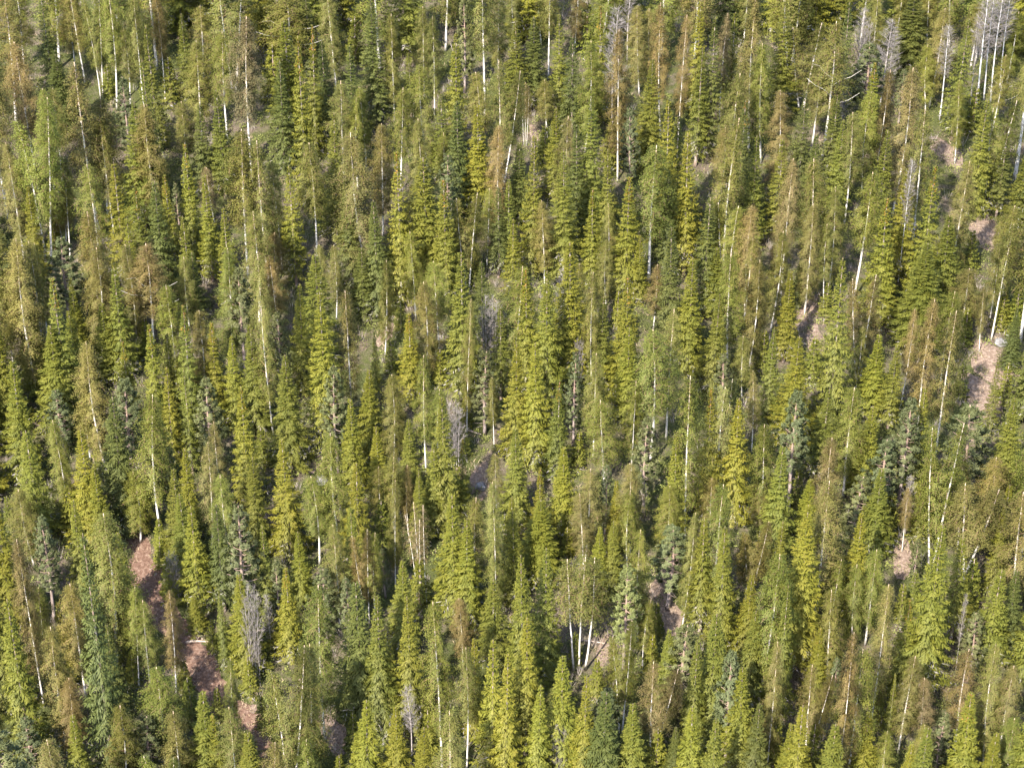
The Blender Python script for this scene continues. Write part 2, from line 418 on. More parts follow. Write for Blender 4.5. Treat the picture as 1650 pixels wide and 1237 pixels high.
def ground_mat():
    m, t = newmat('forest_floor')
    tc = N(t, 'ShaderNodeTexCoord')
    def noise(sc, det=5, rough=.6):
        n = N(t, 'ShaderNodeTexNoise'); n.inputs['Scale'].default_value = sc; n.inputs['Detail'].default_value = det; n.inputs['Roughness'].default_value = rough
        t.links.new(tc.outputs['Object'], n.inputs['Vector']); return n
    def ramp(src, stops):
        r = N(t, 'ShaderNodeValToRGB'); e = r.color_ramp.elements
        while len(e) < len(stops): e.new(.5)
        for el, (p, c) in zip(e, stops): el.position = p; el.color = (*c, 1)
        t.links.new(src, r.inputs['Fac']); return r
    big = noise(.16, 4); mid = noise(1.1, 5); fine = noise(7.0, 4, .7)
    litter = ramp(fine.outputs['Fac'], [(.3, (.06, .046, .032)), (.55, (.125, .098, .073)), (.75, (.22, .185, .15))])
    moss = ramp(fine.outputs['Fac'], [(.3, (.03, .036, .012)), (.6, (.075, .082, .026)), (.8, (.16, .135, .085))])
    k = N(t, 'ShaderNodeMath', operation='ADD'); t.links.new(big.outputs['Fac'], k.inputs[0]); 
    k2 = N(t, 'ShaderNodeMath', operation='MULTIPLY'); t.links.new(mid.outputs['Fac'], k2.inputs[0]); k2.inputs[1].default_value = .8
    t.links.new(k2.outputs[0], k.inputs[1])
    mr = N(t, 'ShaderNodeMapRange'); mr.inputs['From Min'].default_value = .74; mr.inputs['From Max'].default_value = .98
    t.links.new(k.outputs[0], mr.inputs['Value'])
    mx = N(t, 'ShaderNodeMixRGB'); t.links.new(mr.outputs[0], mx.inputs['Fac'])
    t.links.new(litter.outputs[0], mx.inputs['Color1']); t.links.new(moss.outputs[0], mx.inputs['Color2'])
    d = N(t, 'ShaderNodeBsdfPrincipled'); d.inputs['Roughness'].default_value = .95; d.inputs['Specular IOR Level'].default_value = .1
    bp = N(t, 'ShaderNodeBump'); bp.inputs['Strength'].default_value = .9; bp.inputs['Distance'].default_value = .25
    t.links.new(fine.outputs['Fac'], bp.inputs['Height']); t.links.new(bp.outputs[0], d.inputs['Normal'])
    out = N(t, 'ShaderNodeOutputMaterial'); t.links.new(mx.outputs[0], d.inputs['Base Color']); t.links.new(d.outputs[0], out.inputs['Surface'])
    return m
def path_mat(name, ramp_):
    m, t = newmat(name)
    tc = N(t, 'ShaderNodeTexCoord'); n = N(t, 'ShaderNodeTexNoise'); n.inputs['Scale'].default_value = 3.5; n.inputs['Detail'].default_value = 8; n.inputs['Roughness'].default_value = .7
    t.links.new(tc.outputs['Object'], n.inputs['Vector'])
    r = N(t, 'ShaderNodeValToRGB'); e = r.color_ramp.elements; e.new(.5)
    for el, (p, c) in zip(e, ramp_): el.position = p; el.color = (*c, 1)
    t.links.new(n.outputs['Fac'], r.inputs['Fac'])
    d = N(t, 'ShaderNodeBsdfPrincipled'); d.inputs['Roughness'].default_value = .95; d.inputs['Specular IOR Level'].default_value = .1
    bp = N(t, 'ShaderNodeBump'); bp.inputs['Strength'].default_value = .8; bp.inputs['Distance'].default_value = .15
    t.links.new(n.outputs['Fac'], bp.inputs['Height']); t.links.new(bp.outputs[0], d.inputs['Normal'])
    out = N(t, 'ShaderNodeOutputMaterial'); t.links.new(r.outputs[0], d.inputs['Base Color']); t.links.new(d.outputs[0], out.inputs['Surface'])
    return m

ax = np.concatenate([np.arange(-500, -90, 15), np.arange(-90, 90, .8), np.arange(90, 501, 15)])
ay = np.concatenate([np.arange(-420, -70, 12), np.arange(-70, 150, .8), np.arange(150, 900, 15)])
sheet('ground', ax, ay, ground_mat())

PATH = [(-36.32, -15.71), (-34.39, -19.14), (-32.25, -24.36), (-30.07, -27.68), (-28.33, -29.58), (-26.63, -32.55), (-25.25, -35.3), (-22.89, -37.68), (-21.83, -39.51), (-20.1, -42.73), (-18.78, -46.27)]
CLEARINGS = [(29.8, 9.59, 2.56), (30.12, 5.65, 2.24), (45.47, -1.76, 3.36), (47.47, 2.19, 3.84), (35.0, -21.86, 2.56), (-12.78, 7.18, 1.76), (50.31, 22.24, 3.36), (48.1, 35.24, 3.04), (2.44, 39.08, 1.6), (8.03, -31.01, 2.08), (-3.18, -12.06, 2.08), (13.87, -27.4, 2.4), (-14.97, -39.42, 2.4), (-4.64, -11.23, 1.28), (12.92, -24.59, 2.0), (-22.27, -38.61, 2.0), (23.13, -20.81, 1.6), (36.93, -14.54, 1.6), (50.03, 20.69, 1.76), (-2.59, -13.54, 1.6), (-18.4, -9.85, 1.6)]
ROCKS = [(48.68, 5.22, 0.6, 3, 'flat grey boulder on the litter slope among the spruces'), (-2.88, -13.17, 0.5, 5, 'pale grey boulder in the small sunlit gap amid young trees'), (-17.66, -12.09, 0.6, 8, 'small grey stone half hidden at the edge of green saplings')]
LOGS = [(-28.28, -29.97, -26.25, -29.82, 0.13, 0, 'thin pale fallen trunk lying across the brown path'), (-23.73, -30.61, -21.42, -29.26, 0.17, 0.5, 'pale broken log leaning beside the leafless shrubs near the path'), (-17.6, -16.94, -16.48, -16.81, 0.12, 0, 'short bleached log among the green saplings'), (5.63, -30.39, 8.59, -30.48, 0.07, 0, 'slender fallen stem behind the clump of white birch trunks'), (-5.35, -5.5, -2.95, -6.65, 0.12, 0, 'grey fallen trunk near the foot of a tall white birch')]
TREES = [
 ('B','B5',-56.61,49.77,14.4,4.62,2.25,'g','fresh green birch above a russet birch, along the top edge, far left'),
 ('B','B3',-51.04,28.05,17.1,4.87,4.87,'r','tall russet birch showing its white trunk, high up, far left'),
 ('B','D0',-48.10,16.64,19.6,5.56,0.09,'g','tall fresh green birch with two white stems, high up, far left'),
 ('B','B0',-50.74,17.38,13.6,3.77,2.33,'t','brownish olive birch showing its white trunk, in the upper middle, far left'),
 ('B','D0',-47.05,19.85,8.0,3.51,-0.07,'r','short broad russet birch with two white stems, in the upper middle, far left'),
 ('B','B4',-43.55,21.56,19.8,5.64,1.57,'t','tall brownish olive birch showing its white trunk, high up, far left, right one of two'),
 ('B','B3',-42.88,23.08,14.6,5.40,1.76,'t','brownish olive birch left of a blue-grey pine, high up, far left'),
 ('B','B1',-42.15,22.11,13.4,4.12,4.78,'o','olive birch left of a blue-grey pine, high up, far left'),
 ('B','B1',-50.24,48.35,10.9,3.89,3.88,'t','brownish olive birch, along the top edge, far left'),
 ('B','B1',-44.79,42.69,15.1,4.11,0.83,'g','fresh green birch showing its white trunk, along the top edge, far left'),
 ('B','B1',-49.13,47.38,13.7,3.85,4.86,'o','olive birch showing its white trunk, along the top edge, far left'),
 ('B','D0',-46.85,44.87,14.0,3.12,0.22,'o','slim olive birch with two white stems, along the top edge, far left'),
 ('S','S2',-52.03,43.79,14.3,3.89,1.97,'d','slim dark green spruce right of a russet birch, along the top edge, far left'),
 ('S','G0',-49.79,37.95,10.1,5.21,3.39,'d','short broad dark green spruce right of a russet birch, high up, far left'),
 ('B','B1',-43.29,42.73,9.6,3.10,5.91,'o','short olive birch above a blue-grey pine, high up, far left'),
 ('B','B3',-41.19,40.00,15.7,3.38,1.88,'o','tall slim olive birch showing its white trunk, along the top edge, far left'),
 ('B','B3',-39.29,42.90,13.9,2.73,1.04,'r','slim russet birch showing its white trunk, along the top edge, left'),
 ('S','S1',-39.00,35.47,15.0,3.73,1.66,'m','tall slim olive-green spruce right of a blue-grey pine, high up, left, right one of two'),
 ('S','S2',-36.72,44.08,10.2,3.51,1.89,'m','short olive-green spruce right of a russet birch, high up, left'),
 ('B','B4',-35.34,46.23,9.6,4.51,4.26,'o','short broad olive birch right of a russet birch, along the top edge, left'),
 ('B','B0',-34.60,37.39,11.7,4.69,1.95,'o','broad olive birch, high up, left'),
 ('B','B3',-31.57,36.49,13.1,4.65,4.37,'g','fresh green birch showing its white trunk, high up, left'),
 ('B','B3',-28.22,30.21,18.9,4.81,2.97,'k','tall slim grey-brown birch showing its white trunk, high up, left'),
 ('S','S1',-30.98,28.25,12.4,4.27,0.36,'m','olive-green spruce right of a dark spruce, high up, left'),
 ('S','S0',-33.22,28.50,10.6,3.97,5.96,'d','dark green spruce, high up, left, left one of two'),
 ('P','P2',-41.94,33.50,10.4,3.30,5.31,'b','blue-grey pine with reddish trunk showing, high up, far left'),
 ('S','S0',-38.08,26.06,17.1,3.90,3.45,'m','tall slim olive-green spruce right of a blue-grey pine, high up, left, left one of two'),
 ('B','B2',-37.19,22.84,14.6,4.74,2.36,'t','brownish olive birch right of a blue-grey pine, high up, left'),
 ('B','B3',-35.74,29.71,10.3,4.24,0.29,'o','broad olive birch left of a dark spruce, high up, left'),
 ('S','C0',-33.23,19.08,13.1,3.49,3.92,'y','slim yellow-green spruce, in the upper middle, left, right one of two'),
 ('S','S1',-31.04,15.76,12.1,3.45,0.75,'y','slim yellow-green spruce, in the upper middle, left'),
 ('B','B3',-26.98,13.65,17.9,5.41,2.16,'o','tall olive birch showing its white trunk, high up, left'),
 ('B','B4',-24.94,13.94,16.7,4.51,1.58,'o','tall olive birch, in the upper middle, left'),
 ('B','B0',-23.91,17.03,12.7,3.38,3.70,'o','olive birch, in the upper middle, left'),
 ('B','L0',-25.80,45.32,11.5,7.54,0.22,'o','broad olive birch with spreading white limbs, along the top edge, left'),
 ('S','S0',-24.92,31.72,13.0,4.31,2.72,'d','dark green spruce, high up, left, right one of two'),
 ('S','C0',-21.98,26.42,19.4,3.85,1.31,'y','tall slim yellow-green spruce, high up, left of centre, left one of two'),
 ('S','C2',-21.53,33.74,15.5,2.99,3.84,'y','tall slim yellow-green spruce, high up, left of centre, right one of two'),
 ('S','S1',-23.02,46.73,11.5,3.51,2.13,'d','dark green spruce right of a white-limbed birch, along the top edge, left of centre'),
 ('B','B2',-20.03,44.87,13.6,3.74,4.31,'o','olive birch showing its white trunk, along the top edge, left of centre'),
 ('S','S2',-20.52,37.01,11.3,4.74,1.11,'d','dark green spruce, high up, left of centre, left one of two'),
 ('B','B5',-18.19,29.20,12.4,4.81,0.93,'o','broad olive birch showing its white trunk, high up, left of centre'),
 ('B','B3',-20.27,16.95,14.2,4.27,1.01,'o','olive birch showing its white trunk, in the upper middle, left of centre'),
 ('S','S0',-18.46,21.24,14.3,4.43,0.51,'m','tall olive-green spruce left of a dark spruce, in the upper middle, left of centre'),
 ('S','S3',-22.20,14.56,13.6,4.02,0.20,'y','yellow-green spruce right of a russet birch, in the upper middle, left of centre'),
 ('S','S2',-48.89,15.29,10.3,3.19,5.19,'y','yellow-green spruce left of a blue-grey pine, in the upper middle, far left'),
 ('S','S3',-39.60,13.63,14.4,4.67,4.09,'y','tall yellow-green spruce, in the upper middle, far left'),
 ('S','C0',-37.50,12.66,12.6,3.73,0.35,'m','olive-green spruce with rusty cones at its tip, in the upper middle, far left'),
 ('S','S0',-35.58,12.58,13.5,4.65,5.03,'d','dark green spruce right of a white-limbed birch, in the upper middle, left'),
 ('S','C1',-35.14,17.07,11.0,3.17,5.27,'y','slim yellow-green spruce, in the upper middle, left, left one of two'),
 ('B','B5',-41.15,6.00,14.8,4.45,3.54,'t','tall brownish olive birch right of a blue-grey pine, in the upper middle, far left'),
 ('B','B5',-46.72,2.59,14.7,3.83,5.63,'t','tall brownish olive birch with trunk mostly hidden, in the upper middle, far left'),
 ('S','S3',-37.97,8.98,12.0,3.07,0.67,'y','slim yellow-green spruce left of a white-limbed birch, in the upper middle, far left'),
 ('S','S3',-32.53,11.00,10.9,3.40,2.34,'m','olive-green spruce right of a dark spruce, in the upper middle, left'),
 ('B','B3',-24.19,12.12,7.9,3.34,1.85,'r','short broad russet birch, in the upper middle, left'),
 ('P','P2',-34.68,19.85,8.0,2.09,5.79,'b','short slim blue-grey pine with reddish trunk showing, in the upper middle, left'),
 ('B','B4',-31.73,24.12,6.9,2.89,2.85,'k','short broad grey-brown birch below a dark spruce, in the upper middle, left'),
 ('S','S3',-28.49,10.52,12.0,3.37,4.33,'y','slim yellow-green spruce left of a blue-grey pine, in the upper middle, left'),
 ('B','B3',-46.13,18.11,11.3,2.83,1.72,'o','slim olive birch showing its white trunk, in the upper middle, far left'),
 ('B','B3',-48.19,22.34,16.1,3.49,5.66,'g','tall slim fresh green birch right of a russet birch, high up, far left'),
 ('B','B3',-48.81,29.66,11.2,2.96,5.16,'o','olive birch right of a russet birch, high up, far left'),
 ('S','G0',-15.40,40.25,15.1,5.10,3.94,'d','tall dark green spruce, high up, left of centre'),
 ('B','B2',-13.24,40.53,12.6,2.94,1.13,'o','slim olive birch right of a dark spruce, high up, left of centre'),
 ('S','S3',-11.36,41.19,7.7,2.45,1.71,'m','short olive-green spruce right of a dark spruce, high up, left of centre'),
 ('B','B0',-10.03,44.78,11.0,3.10,4.94,'o','olive birch, along the top edge, left of centre'),
 ('B','B5',-8.76,41.37,11.7,3.02,3.69,'o','olive birch left of a blue-grey pine, high up, left of centre, right one of two'),
 ('S','S0',-6.12,32.48,15.4,3.95,4.77,'y','tall slim yellow-green spruce below a blue-grey pine, high up, centre'),
 ('P','P2',-5.44,46.09,11.5,3.11,3.51,'b','slim blue-grey pine with reddish trunk showing, along the top edge, centre'),
 ('B','B3',-3.03,41.36,18.4,4.99,1.66,'o','tall olive birch showing its white trunk, along the top edge, centre'),
 ('B','B2',-1.63,48.60,13.1,3.10,4.08,'o','slim olive birch right of a blue-grey pine, along the top edge, centre'),
 ('S','S0',0.57,42.74,10.5,4.49,2.98,'m','short olive-green spruce left of a dark spruce, high up, centre'),
 ('S','G1',2.41,43.50,10.9,5.19,2.05,'d','broad dark green spruce above a three-stemmed birch, high up, centre'),
 ('B','B3',4.22,48.34,13.8,3.78,1.81,'o','olive birch showing its white trunk right of a dark spruce, along the top edge, centre'),
 ('B','B2',3.46,54.74,9.8,3.19,1.72,'o','short olive birch above a dark spruce, along the top edge, centre'),
 ('S','S2',5.31,40.18,13.3,3.75,4.63,'y','slim yellow-green spruce beside a bare litter patch, high up, centre'),
 ('S','S3',6.63,37.72,12.3,4.39,2.20,'d','dark green spruce, high up, centre'),
 ('B','B5',7.23,52.91,10.4,3.16,2.82,'r','russet birch left of a grey leafless tree, along the top edge, centre'),
 ('B','B2',0.36,54.24,9.8,2.83,3.25,'o','short olive birch left of a dark spruce, along the top edge, centre'),
 ('S','C2',9.84,40.74,13.6,3.75,6.16,'y','slim yellow-green spruce with rusty cones at its tip, high up, right of centre'),
 ('B','B2',8.11,35.26,13.1,3.93,5.89,'g','fresh green birch right of a dark spruce, high up, right of centre'),
 ('K','K1',11.11,36.15,16.2,3.96,1.78,'k','tall grey leafless tree above a russet birch, along the top edge, right of centre'),
 ('B','B5',11.50,30.42,17.5,3.83,4.21,'r','tall slim russet birch showing its white trunk, high up, right of centre, leftmost of three'),
 ('K','K1',13.48,51.44,9.7,3.26,1.08,'k','grey leafless tree left of a russet birch, along the top edge, right of centre'),
 ('B','B2',14.54,45.05,10.9,3.76,3.92,'t','brownish olive birch showing its white trunk, along the top edge, right of centre'),
 ('B','B5',15.93,46.58,9.6,3.10,6.25,'t','short brownish olive birch left of a russet birch, along the top edge, right of centre'),
 ('B','B1',16.54,36.43,16.2,3.61,3.68,'r','tall slim russet birch showing its white trunk, high up, right of centre, middle of three'),
 ('S','G0',14.81,31.62,13.3,5.28,1.38,'m','olive-green spruce right of a blue-grey pine, high up, right of centre'),
 ('S','S1',16.07,18.59,16.8,4.66,3.96,'y','tall slim yellow-green spruce right of a blue-grey pine, high up, right of centre'),
 ('P','P1',12.70,26.99,10.8,2.90,6.20,'b','slim blue-grey pine with reddish trunk showing, high up, right of centre'),
 ('B','B1',-3.67,33.81,10.7,4.57,0.34,'o','broad olive birch right of a blue-grey pine, high up, centre'),
 ('S','S1',-3.51,23.46,13.1,4.77,0.70,'y','yellow-green spruce right of a dark spruce, high up, centre'),
 ('B','V0',-0.81,26.25,16.1,4.08,-0.01,'o','tall slim olive birch with forked white trunk left of a three-stemmed birch, high up, centre'),
 ('B','T0',1.47,36.84,7.9,1.89,-0.05,'r','short slim russet birch with three white stems beside a bare litter patch, high up, centre'),
 ('B','B3',4.05,37.83,7.3,3.34,4.16,'o','short broad olive birch beside a bare litter patch, high up, centre'),
 ('S','S0',4.67,27.18,10.5,3.57,3.71,'y','yellow-green spruce left of a dark spruce, high up, centre'),
 ('B','B5',5.83,21.93,12.8,3.72,5.67,'t','brownish olive birch left of a dark spruce, high up, centre'),
 ('S','G0',8.23,20.01,17.1,5.30,2.20,'m','tall olive-green spruce right of a dark spruce, high up, right of centre'),
 ('S','S2',6.81,19.42,13.6,4.70,5.37,'d','dark green spruce, in the upper middle, centre, right one of two'),
 ('B','B5',-16.62,28.13,10.8,3.20,5.22,'g','fresh green birch left of a dark spruce, high up, left of centre'),
 ('B','B0',-15.98,32.48,9.1,2.94,3.45,'g','short fresh green birch left of a dark spruce, high up, left of centre'),
 ('B','B0',-13.59,21.09,13.1,4.03,1.85,'t','brownish olive birch showing its white trunk, high up, left of centre'),
 ('S','C2',-11.14,11.71,16.6,4.53,2.13,'y','tall slim yellow-green spruce, in the upper middle, left of centre'),
 ('B','B2',-9.69,21.57,13.1,3.41,5.14,'o','olive birch left of a blue-grey pine, high up, left of centre, left one of two'),
 ('S','S3',-7.52,28.66,11.1,3.92,2.57,'m','olive-green spruce left of a dark spruce, high up, centre'),
 ('S','S2',-5.66,24.31,13.1,4.79,2.94,'d','dark green spruce right of a blue-grey pine, high up, centre'),
 ('B','B4',-6.88,26.82,7.8,2.87,2.40,'g','short fresh green birch left of a dark spruce, high up, centre'),
 ('P','P2',-6.65,19.24,10.4,3.83,6.01,'b','blue-grey pine with reddish trunk showing left of a dark spruce, in the upper middle, centre'),
 ('S','C0',-6.57,9.95,14.3,4.51,3.82,'m','tall olive-green spruce with rusty cones at its tip, in the upper middle, centre'),
 ('B','D1',-4.50,12.28,12.6,3.58,0.19,'o','olive birch with two white stems right of a blue-grey pine, in the upper middle, centre'),
 ('B','B3',-3.77,23.55,8.9,2.52,0.68,'t','short brownish olive birch with trunk mostly hidden left of a russet birch, high up, centre'),
 ('B','B2',-1.47,20.10,13.0,3.38,3.95,'r','russet birch left of a dark spruce, high up, centre'),
 ('S','S3',-0.42,14.83,10.6,3.40,2.70,'m','olive-green spruce left of a dark spruce, in the upper middle, centre'),
 ('S','S1',2.14,13.90,15.8,3.96,3.10,'y','tall slim yellow-green spruce right of a dark spruce, in the upper middle, centre'),
 ('S','S3',0.10,10.83,9.3,3.05,6.11,'y','short yellow-green spruce, in the upper middle, centre'),
 ('S','S3',-1.35,14.03,10.3,3.39,2.41,'d','dark green spruce, in the upper middle, centre, left one of two'),
 ('B','B4',-2.61,15.21,9.4,2.73,3.73,'g','short fresh green birch left of a russet birch, in the upper middle, centre'),
 ('S','G1',5.22,13.70,14.6,5.19,3.12,'m','tall olive-green spruce left of a dark spruce, in the upper middle, centre'),
 ('B','B0',3.36,12.70,9.9,3.00,2.00,'t','brownish olive birch left of a grey leafless tree, in the upper middle, centre'),
 ('S','C1',8.07,11.56,11.7,3.35,3.09,'y','slim yellow-green spruce with rusty cones at its tip, in the upper middle, right of centre'),
 ('S','C1',11.45,10.50,13.4,4.53,0.90,'y','yellow-green spruce with rusty cones at its tip, in the upper middle, right of centre'),
 ('S','S0',9.91,17.20,12.4,3.42,0.77,'m','slim olive-green spruce right of a dark spruce, in the upper middle, right of centre'),
 ('B','B1',14.00,13.07,15.7,5.96,1.84,'g','tall broad fresh green birch showing its white trunk, in the upper middle, right of centre'),
 ('S','S1',17.25,21.66,13.1,4.44,5.19,'y','yellow-green spruce, high up, right of centre'),
 ('S','S0',12.81,9.81,7.8,2.44,3.02,'y','short yellow-green spruce left of a dark spruce, in the upper middle, right of centre'),
 ('B','B1',-10.05,12.81,10.6,3.01,5.87,'o','olive birch with trunk mostly hidden, in the upper middle, left of centre'),
 ('S','S0',-13.53,10.32,12.9,4.25,1.54,'d','dark green spruce beside a bare litter patch, in the upper middle, left of centre'),
 ('S','S2',-17.54,35.98,11.6,4.04,5.30,'d','dark green spruce, high up, left of centre, right one of two'),
 ('S','S2',-16.40,13.83,13.0,4.31,1.84,'d','dark green spruce, in the upper middle, left of centre'),
 ('B','B4',9.89,13.52,8.8,2.42,4.05,'o','short olive birch right of a dark spruce, in the upper middle, right of centre'),
 ('S','S0',15.74,13.69,12.3,3.38,0.10,'d','slim dark green spruce, in the upper middle, right of centre'),
 ('K','W0',53.70,43.87,13.3,2.91,0.79,'w','tall slim pale leafless tree, along the top edge, far right, left one of two'),
 ('K','W0',55.72,45.25,12.7,2.61,1.77,'w','tall slim pale leafless tree, along the top edge, far right, right one of two'),
 ('K','K1',40.02,49.69,7.8,2.63,3.85,'k','short grey leafless tree above a blue-grey pine, along the top edge, right'),
 ('K','K0',42.47,43.11,9.6,2.57,2.92,'k','grey leafless tree left of a dark spruce, high up, far right'),
 ('K','K1',35.29,35.69,8.4,2.80,4.28,'k','grey leafless tree below a white-limbed birch, high up, right'),
 ('K','K0',36.47,36.95,8.4,2.19,0.23,'k','grey leafless tree right of a white-limbed birch, high up, right'),
 ('B','B4',18.38,35.97,15.5,2.62,2.86,'r','tall slim russet birch showing its white trunk, high up, right of centre, rightmost of three'),
 ('S','S0',20.70,42.20,13.0,3.79,5.58,'y','slim yellow-green spruce right of a russet birch, high up, right of centre'),
 ('S','S1',21.53,34.18,16.1,4.32,0.09,'d','tall slim dark green spruce right of a russet birch, high up, right of centre'),
 ('S','S3',20.12,32.67,13.7,3.98,3.74,'m','slim olive-green spruce left of a dark spruce, high up, right of centre'),
 ('B','B3',23.04,37.68,14.4,2.32,2.99,'k','slim grey-brown birch right of a dark spruce, high up, right of centre'),
 ('S','S1',24.26,39.98,13.2,3.42,5.65,'y','slim yellow-green spruce right of a dark spruce, high up, right of centre'),
 ('B','B0',27.41,55.74,9.8,3.22,1.91,'o','short olive birch, along the top edge, right'),
 ('B','B5',26.08,34.43,17.8,4.89,4.89,'t','tall brownish olive birch showing its white trunk, along the top edge, right'),
 ('B','B5',27.24,32.31,14.0,4.23,4.90,'g','fresh green birch showing its white trunk, high up, right, left one of two'),
 ('S','G1',30.00,41.21,13.6,5.17,0.90,'m','olive-green spruce, high up, right, left one of two'),
 ('B','D1',32.74,41.90,11.7,5.44,0.12,'o','broad olive birch with two white stems, high up, right'),
 ('S','S3',37.37,43.08,12.4,3.84,6.11,'d','dark green spruce left of the leafless grey shrubs, along the top edge, right'),
 ('B','L0',33.89,32.44,16.6,5.53,-0.04,'o','tall olive birch with spreading white limbs above a grey leafless tree, high up, right'),
 ('B','B0',33.30,35.91,11.9,3.32,4.60,'t','brownish olive birch showing its white trunk left of a white-limbed birch, high up, right'),
 ('K','M0',40.05,46.98,8.7,3.58,-0.14,'k','broad grey leafless tree of several thin stems, along the top edge, right'),
 ('B','B0',41.62,49.24,11.0,3.17,4.17,'o','olive birch right of the leafless grey shrubs, along the top edge, right'),
 ('K','K0',41.75,42.98,10.8,3.84,2.09,'k','grey leafless tree left of a dark spruce, along the top edge, far right'),
 ('S','G1',45.66,48.54,11.0,6.83,6.15,'d','broad dark green spruce right of a grey leafless tree, along the top edge, far right'),
 ('B','B5',44.58,52.55,9.7,2.86,3.06,'o','short olive birch left of a dark spruce, along the top edge, far right'),
 ('B','B0',48.71,53.91,9.4,3.24,1.38,'o','short olive birch right of a dark spruce, along the top edge, far right'),
 ('B','B5',46.93,42.16,8.5,3.80,5.62,'g','short broad fresh green birch left of a pale leafless tree, high up, far right'),
 ('K','W0',48.30,41.07,11.0,2.56,6.24,'w','pale leafless tree with bright pale stem, high up, far right'),
 ('S','S3',49.04,37.45,14.1,4.48,0.94,'m','olive-green spruce beside a bare litter patch, high up, far right, left one of two'),
 ('B','B3',53.07,49.50,8.4,3.92,5.04,'o','short broad olive birch above a pale leafless tree, along the top edge, far right'),
 ('K','W0',52.41,41.55,14.2,3.52,0.42,'w','tall pale leafless tree, along the top edge, far right, left one of two'),
 ('K','W0',54.36,43.33,13.6,3.23,1.34,'w','tall pale leafless tree, along the top edge, far right, right one of two'),
 ('K','K0',52.12,43.49,9.9,1.95,4.15,'k','slim grey leafless tree left of a pale leafless tree, high up, far right'),
 ('B','B2',56.62,46.18,8.7,3.53,0.36,'g','short broad fresh green birch below a pale leafless tree, along the top edge, far right'),
 ('B','L0',53.47,38.01,9.6,3.54,0.15,'o','short olive birch with spreading white limbs, high up, far right'),
 ('B','B0',48.66,33.11,10.0,2.42,2.71,'g','short slim fresh green birch beside a bare litter patch, high up, far right'),
 ('S','S2',49.20,24.95,13.2,4.94,4.30,'m','olive-green spruce beside a bare litter patch, high up, far right, right one of two'),
 ('S','S3',51.86,25.19,9.6,3.71,3.07,'d','short dark green spruce beside a bare litter patch, high up, far right'),
 ('B','X0',54.94,31.14,14.8,3.43,5.74,'o','slim olive birch with thick white trunk, high up, far right'),
 ('B','B5',28.18,25.34,13.2,4.44,1.85,'r','russet birch, high up, right'),
 ('S','S2',30.52,25.10,13.2,3.89,5.72,'d','dark green spruce right of a russet birch, high up, right, left one of two'),
 ('S','C2',39.57,36.39,9.8,3.77,3.45,'y','short yellow-green spruce with rusty cones at its tip, high up, right'),
 ('B','B2',39.09,28.80,13.5,2.91,0.40,'r','slim russet birch right of a blue-grey pine, high up, far right'),
 ('B','B2',40.22,23.13,16.9,4.73,5.23,'r','tall russet birch showing its white trunk, high up, far right'),
 ('B','B4',41.78,18.77,15.9,4.66,6.12,'o','tall olive birch showing its white trunk right of a russet birch, high up, far right'),
 ('B','B2',37.64,27.15,12.0,4.19,2.85,'g','fresh green birch showing its white trunk, high up, right, right one of two'),
 ('B','B1',35.16,22.36,12.8,3.78,0.82,'o','olive birch showing its white trunk right of a grey leafless tree, high up, right'),
 ('S','S0',34.08,22.76,11.9,3.87,4.11,'m','olive-green spruce, high up, right, right one of two'),
 ('S','S0',31.54,22.75,10.4,3.87,3.60,'d','dark green spruce right of a russet birch, high up, right, right one of two'),
 ('B','B0',23.18,28.39,13.2,4.48,5.42,'o','olive birch right of a dark spruce, high up, right'),
 ('B','B1',21.90,16.27,16.7,4.54,2.45,'o','tall olive birch showing its white trunk, high up, right of centre'),
 ('B','B3',21.86,23.98,10.4,3.79,6.05,'t','brownish olive birch below a dark spruce, high up, right of centre'),
 ('S','C0',23.85,22.79,14.0,4.15,5.00,'d','tall dark green spruce with rusty cones at its tip, high up, right'),
 ('S','S0',24.99,19.23,12.7,3.79,3.40,'m','olive-green spruce above a russet birch, in the upper middle, right'),
 ('S','S3',27.86,20.66,11.3,4.14,0.34,'m','olive-green spruce left of a russet birch, in the upper middle, right'),
 ('B','B3',27.23,10.70,16.5,3.27,4.28,'r','tall slim russet birch beside a bare litter patch, in the upper middle, right'),
 ('B','B5',26.91,13.66,9.7,2.44,0.73,'r','short slim russet birch with trunk mostly hidden, in the upper middle, right'),
 ('B','B1',29.86,11.15,15.7,4.78,0.88,'o','tall olive birch beside a bare litter patch, in the upper middle, right'),
 ('S','C2',41.14,10.31,15.7,4.60,2.36,'y','tall slim yellow-green spruce with rusty cones at its tip, in the upper middle, far right'),
 ('S','S1',38.24,20.06,12.1,4.16,1.82,'m','olive-green spruce left of a pale leafless tree, high up, far right'),
 ('S','C2',36.71,8.25,13.6,4.56,4.43,'y','tall yellow-green spruce with rusty cones at its tip, in the upper middle, far right'),
 ('B','B3',34.75,11.26,14.3,4.51,0.86,'g','fresh green birch showing its white trunk, in the upper middle, right'),
 ('B','B5',31.99,10.78,12.8,3.90,1.86,'o','olive birch showing its white trunk beside a bare litter patch, in the upper middle, right'),
 ('B','B2',23.46,8.55,12.8,3.85,3.25,'r','russet birch right of a dark spruce, in the upper middle, right'),
 ('B','B5',44.50,13.06,14.6,3.97,1.13,'t','brownish olive birch, in the upper middle, far right'),
 ('K','W0',39.63,13.74,13.5,1.71,0.40,'w','tall slim pale leafless tree with bright pale stem, in the upper middle, far right'),
 ('P','P1',43.53,40.47,6.7,2.56,0.21,'b','short blue-grey pine with reddish trunk showing right of a russet birch, high up, far right'),
 ('S','S1',17.71,14.62,15.8,4.60,1.23,'y','tall slim yellow-green spruce left of a dark spruce, in the upper middle, right of centre'),
 ('S','S3',19.31,9.29,12.8,4.83,5.58,'d','dark green spruce left of a russet birch, in the upper middle, right of centre'),
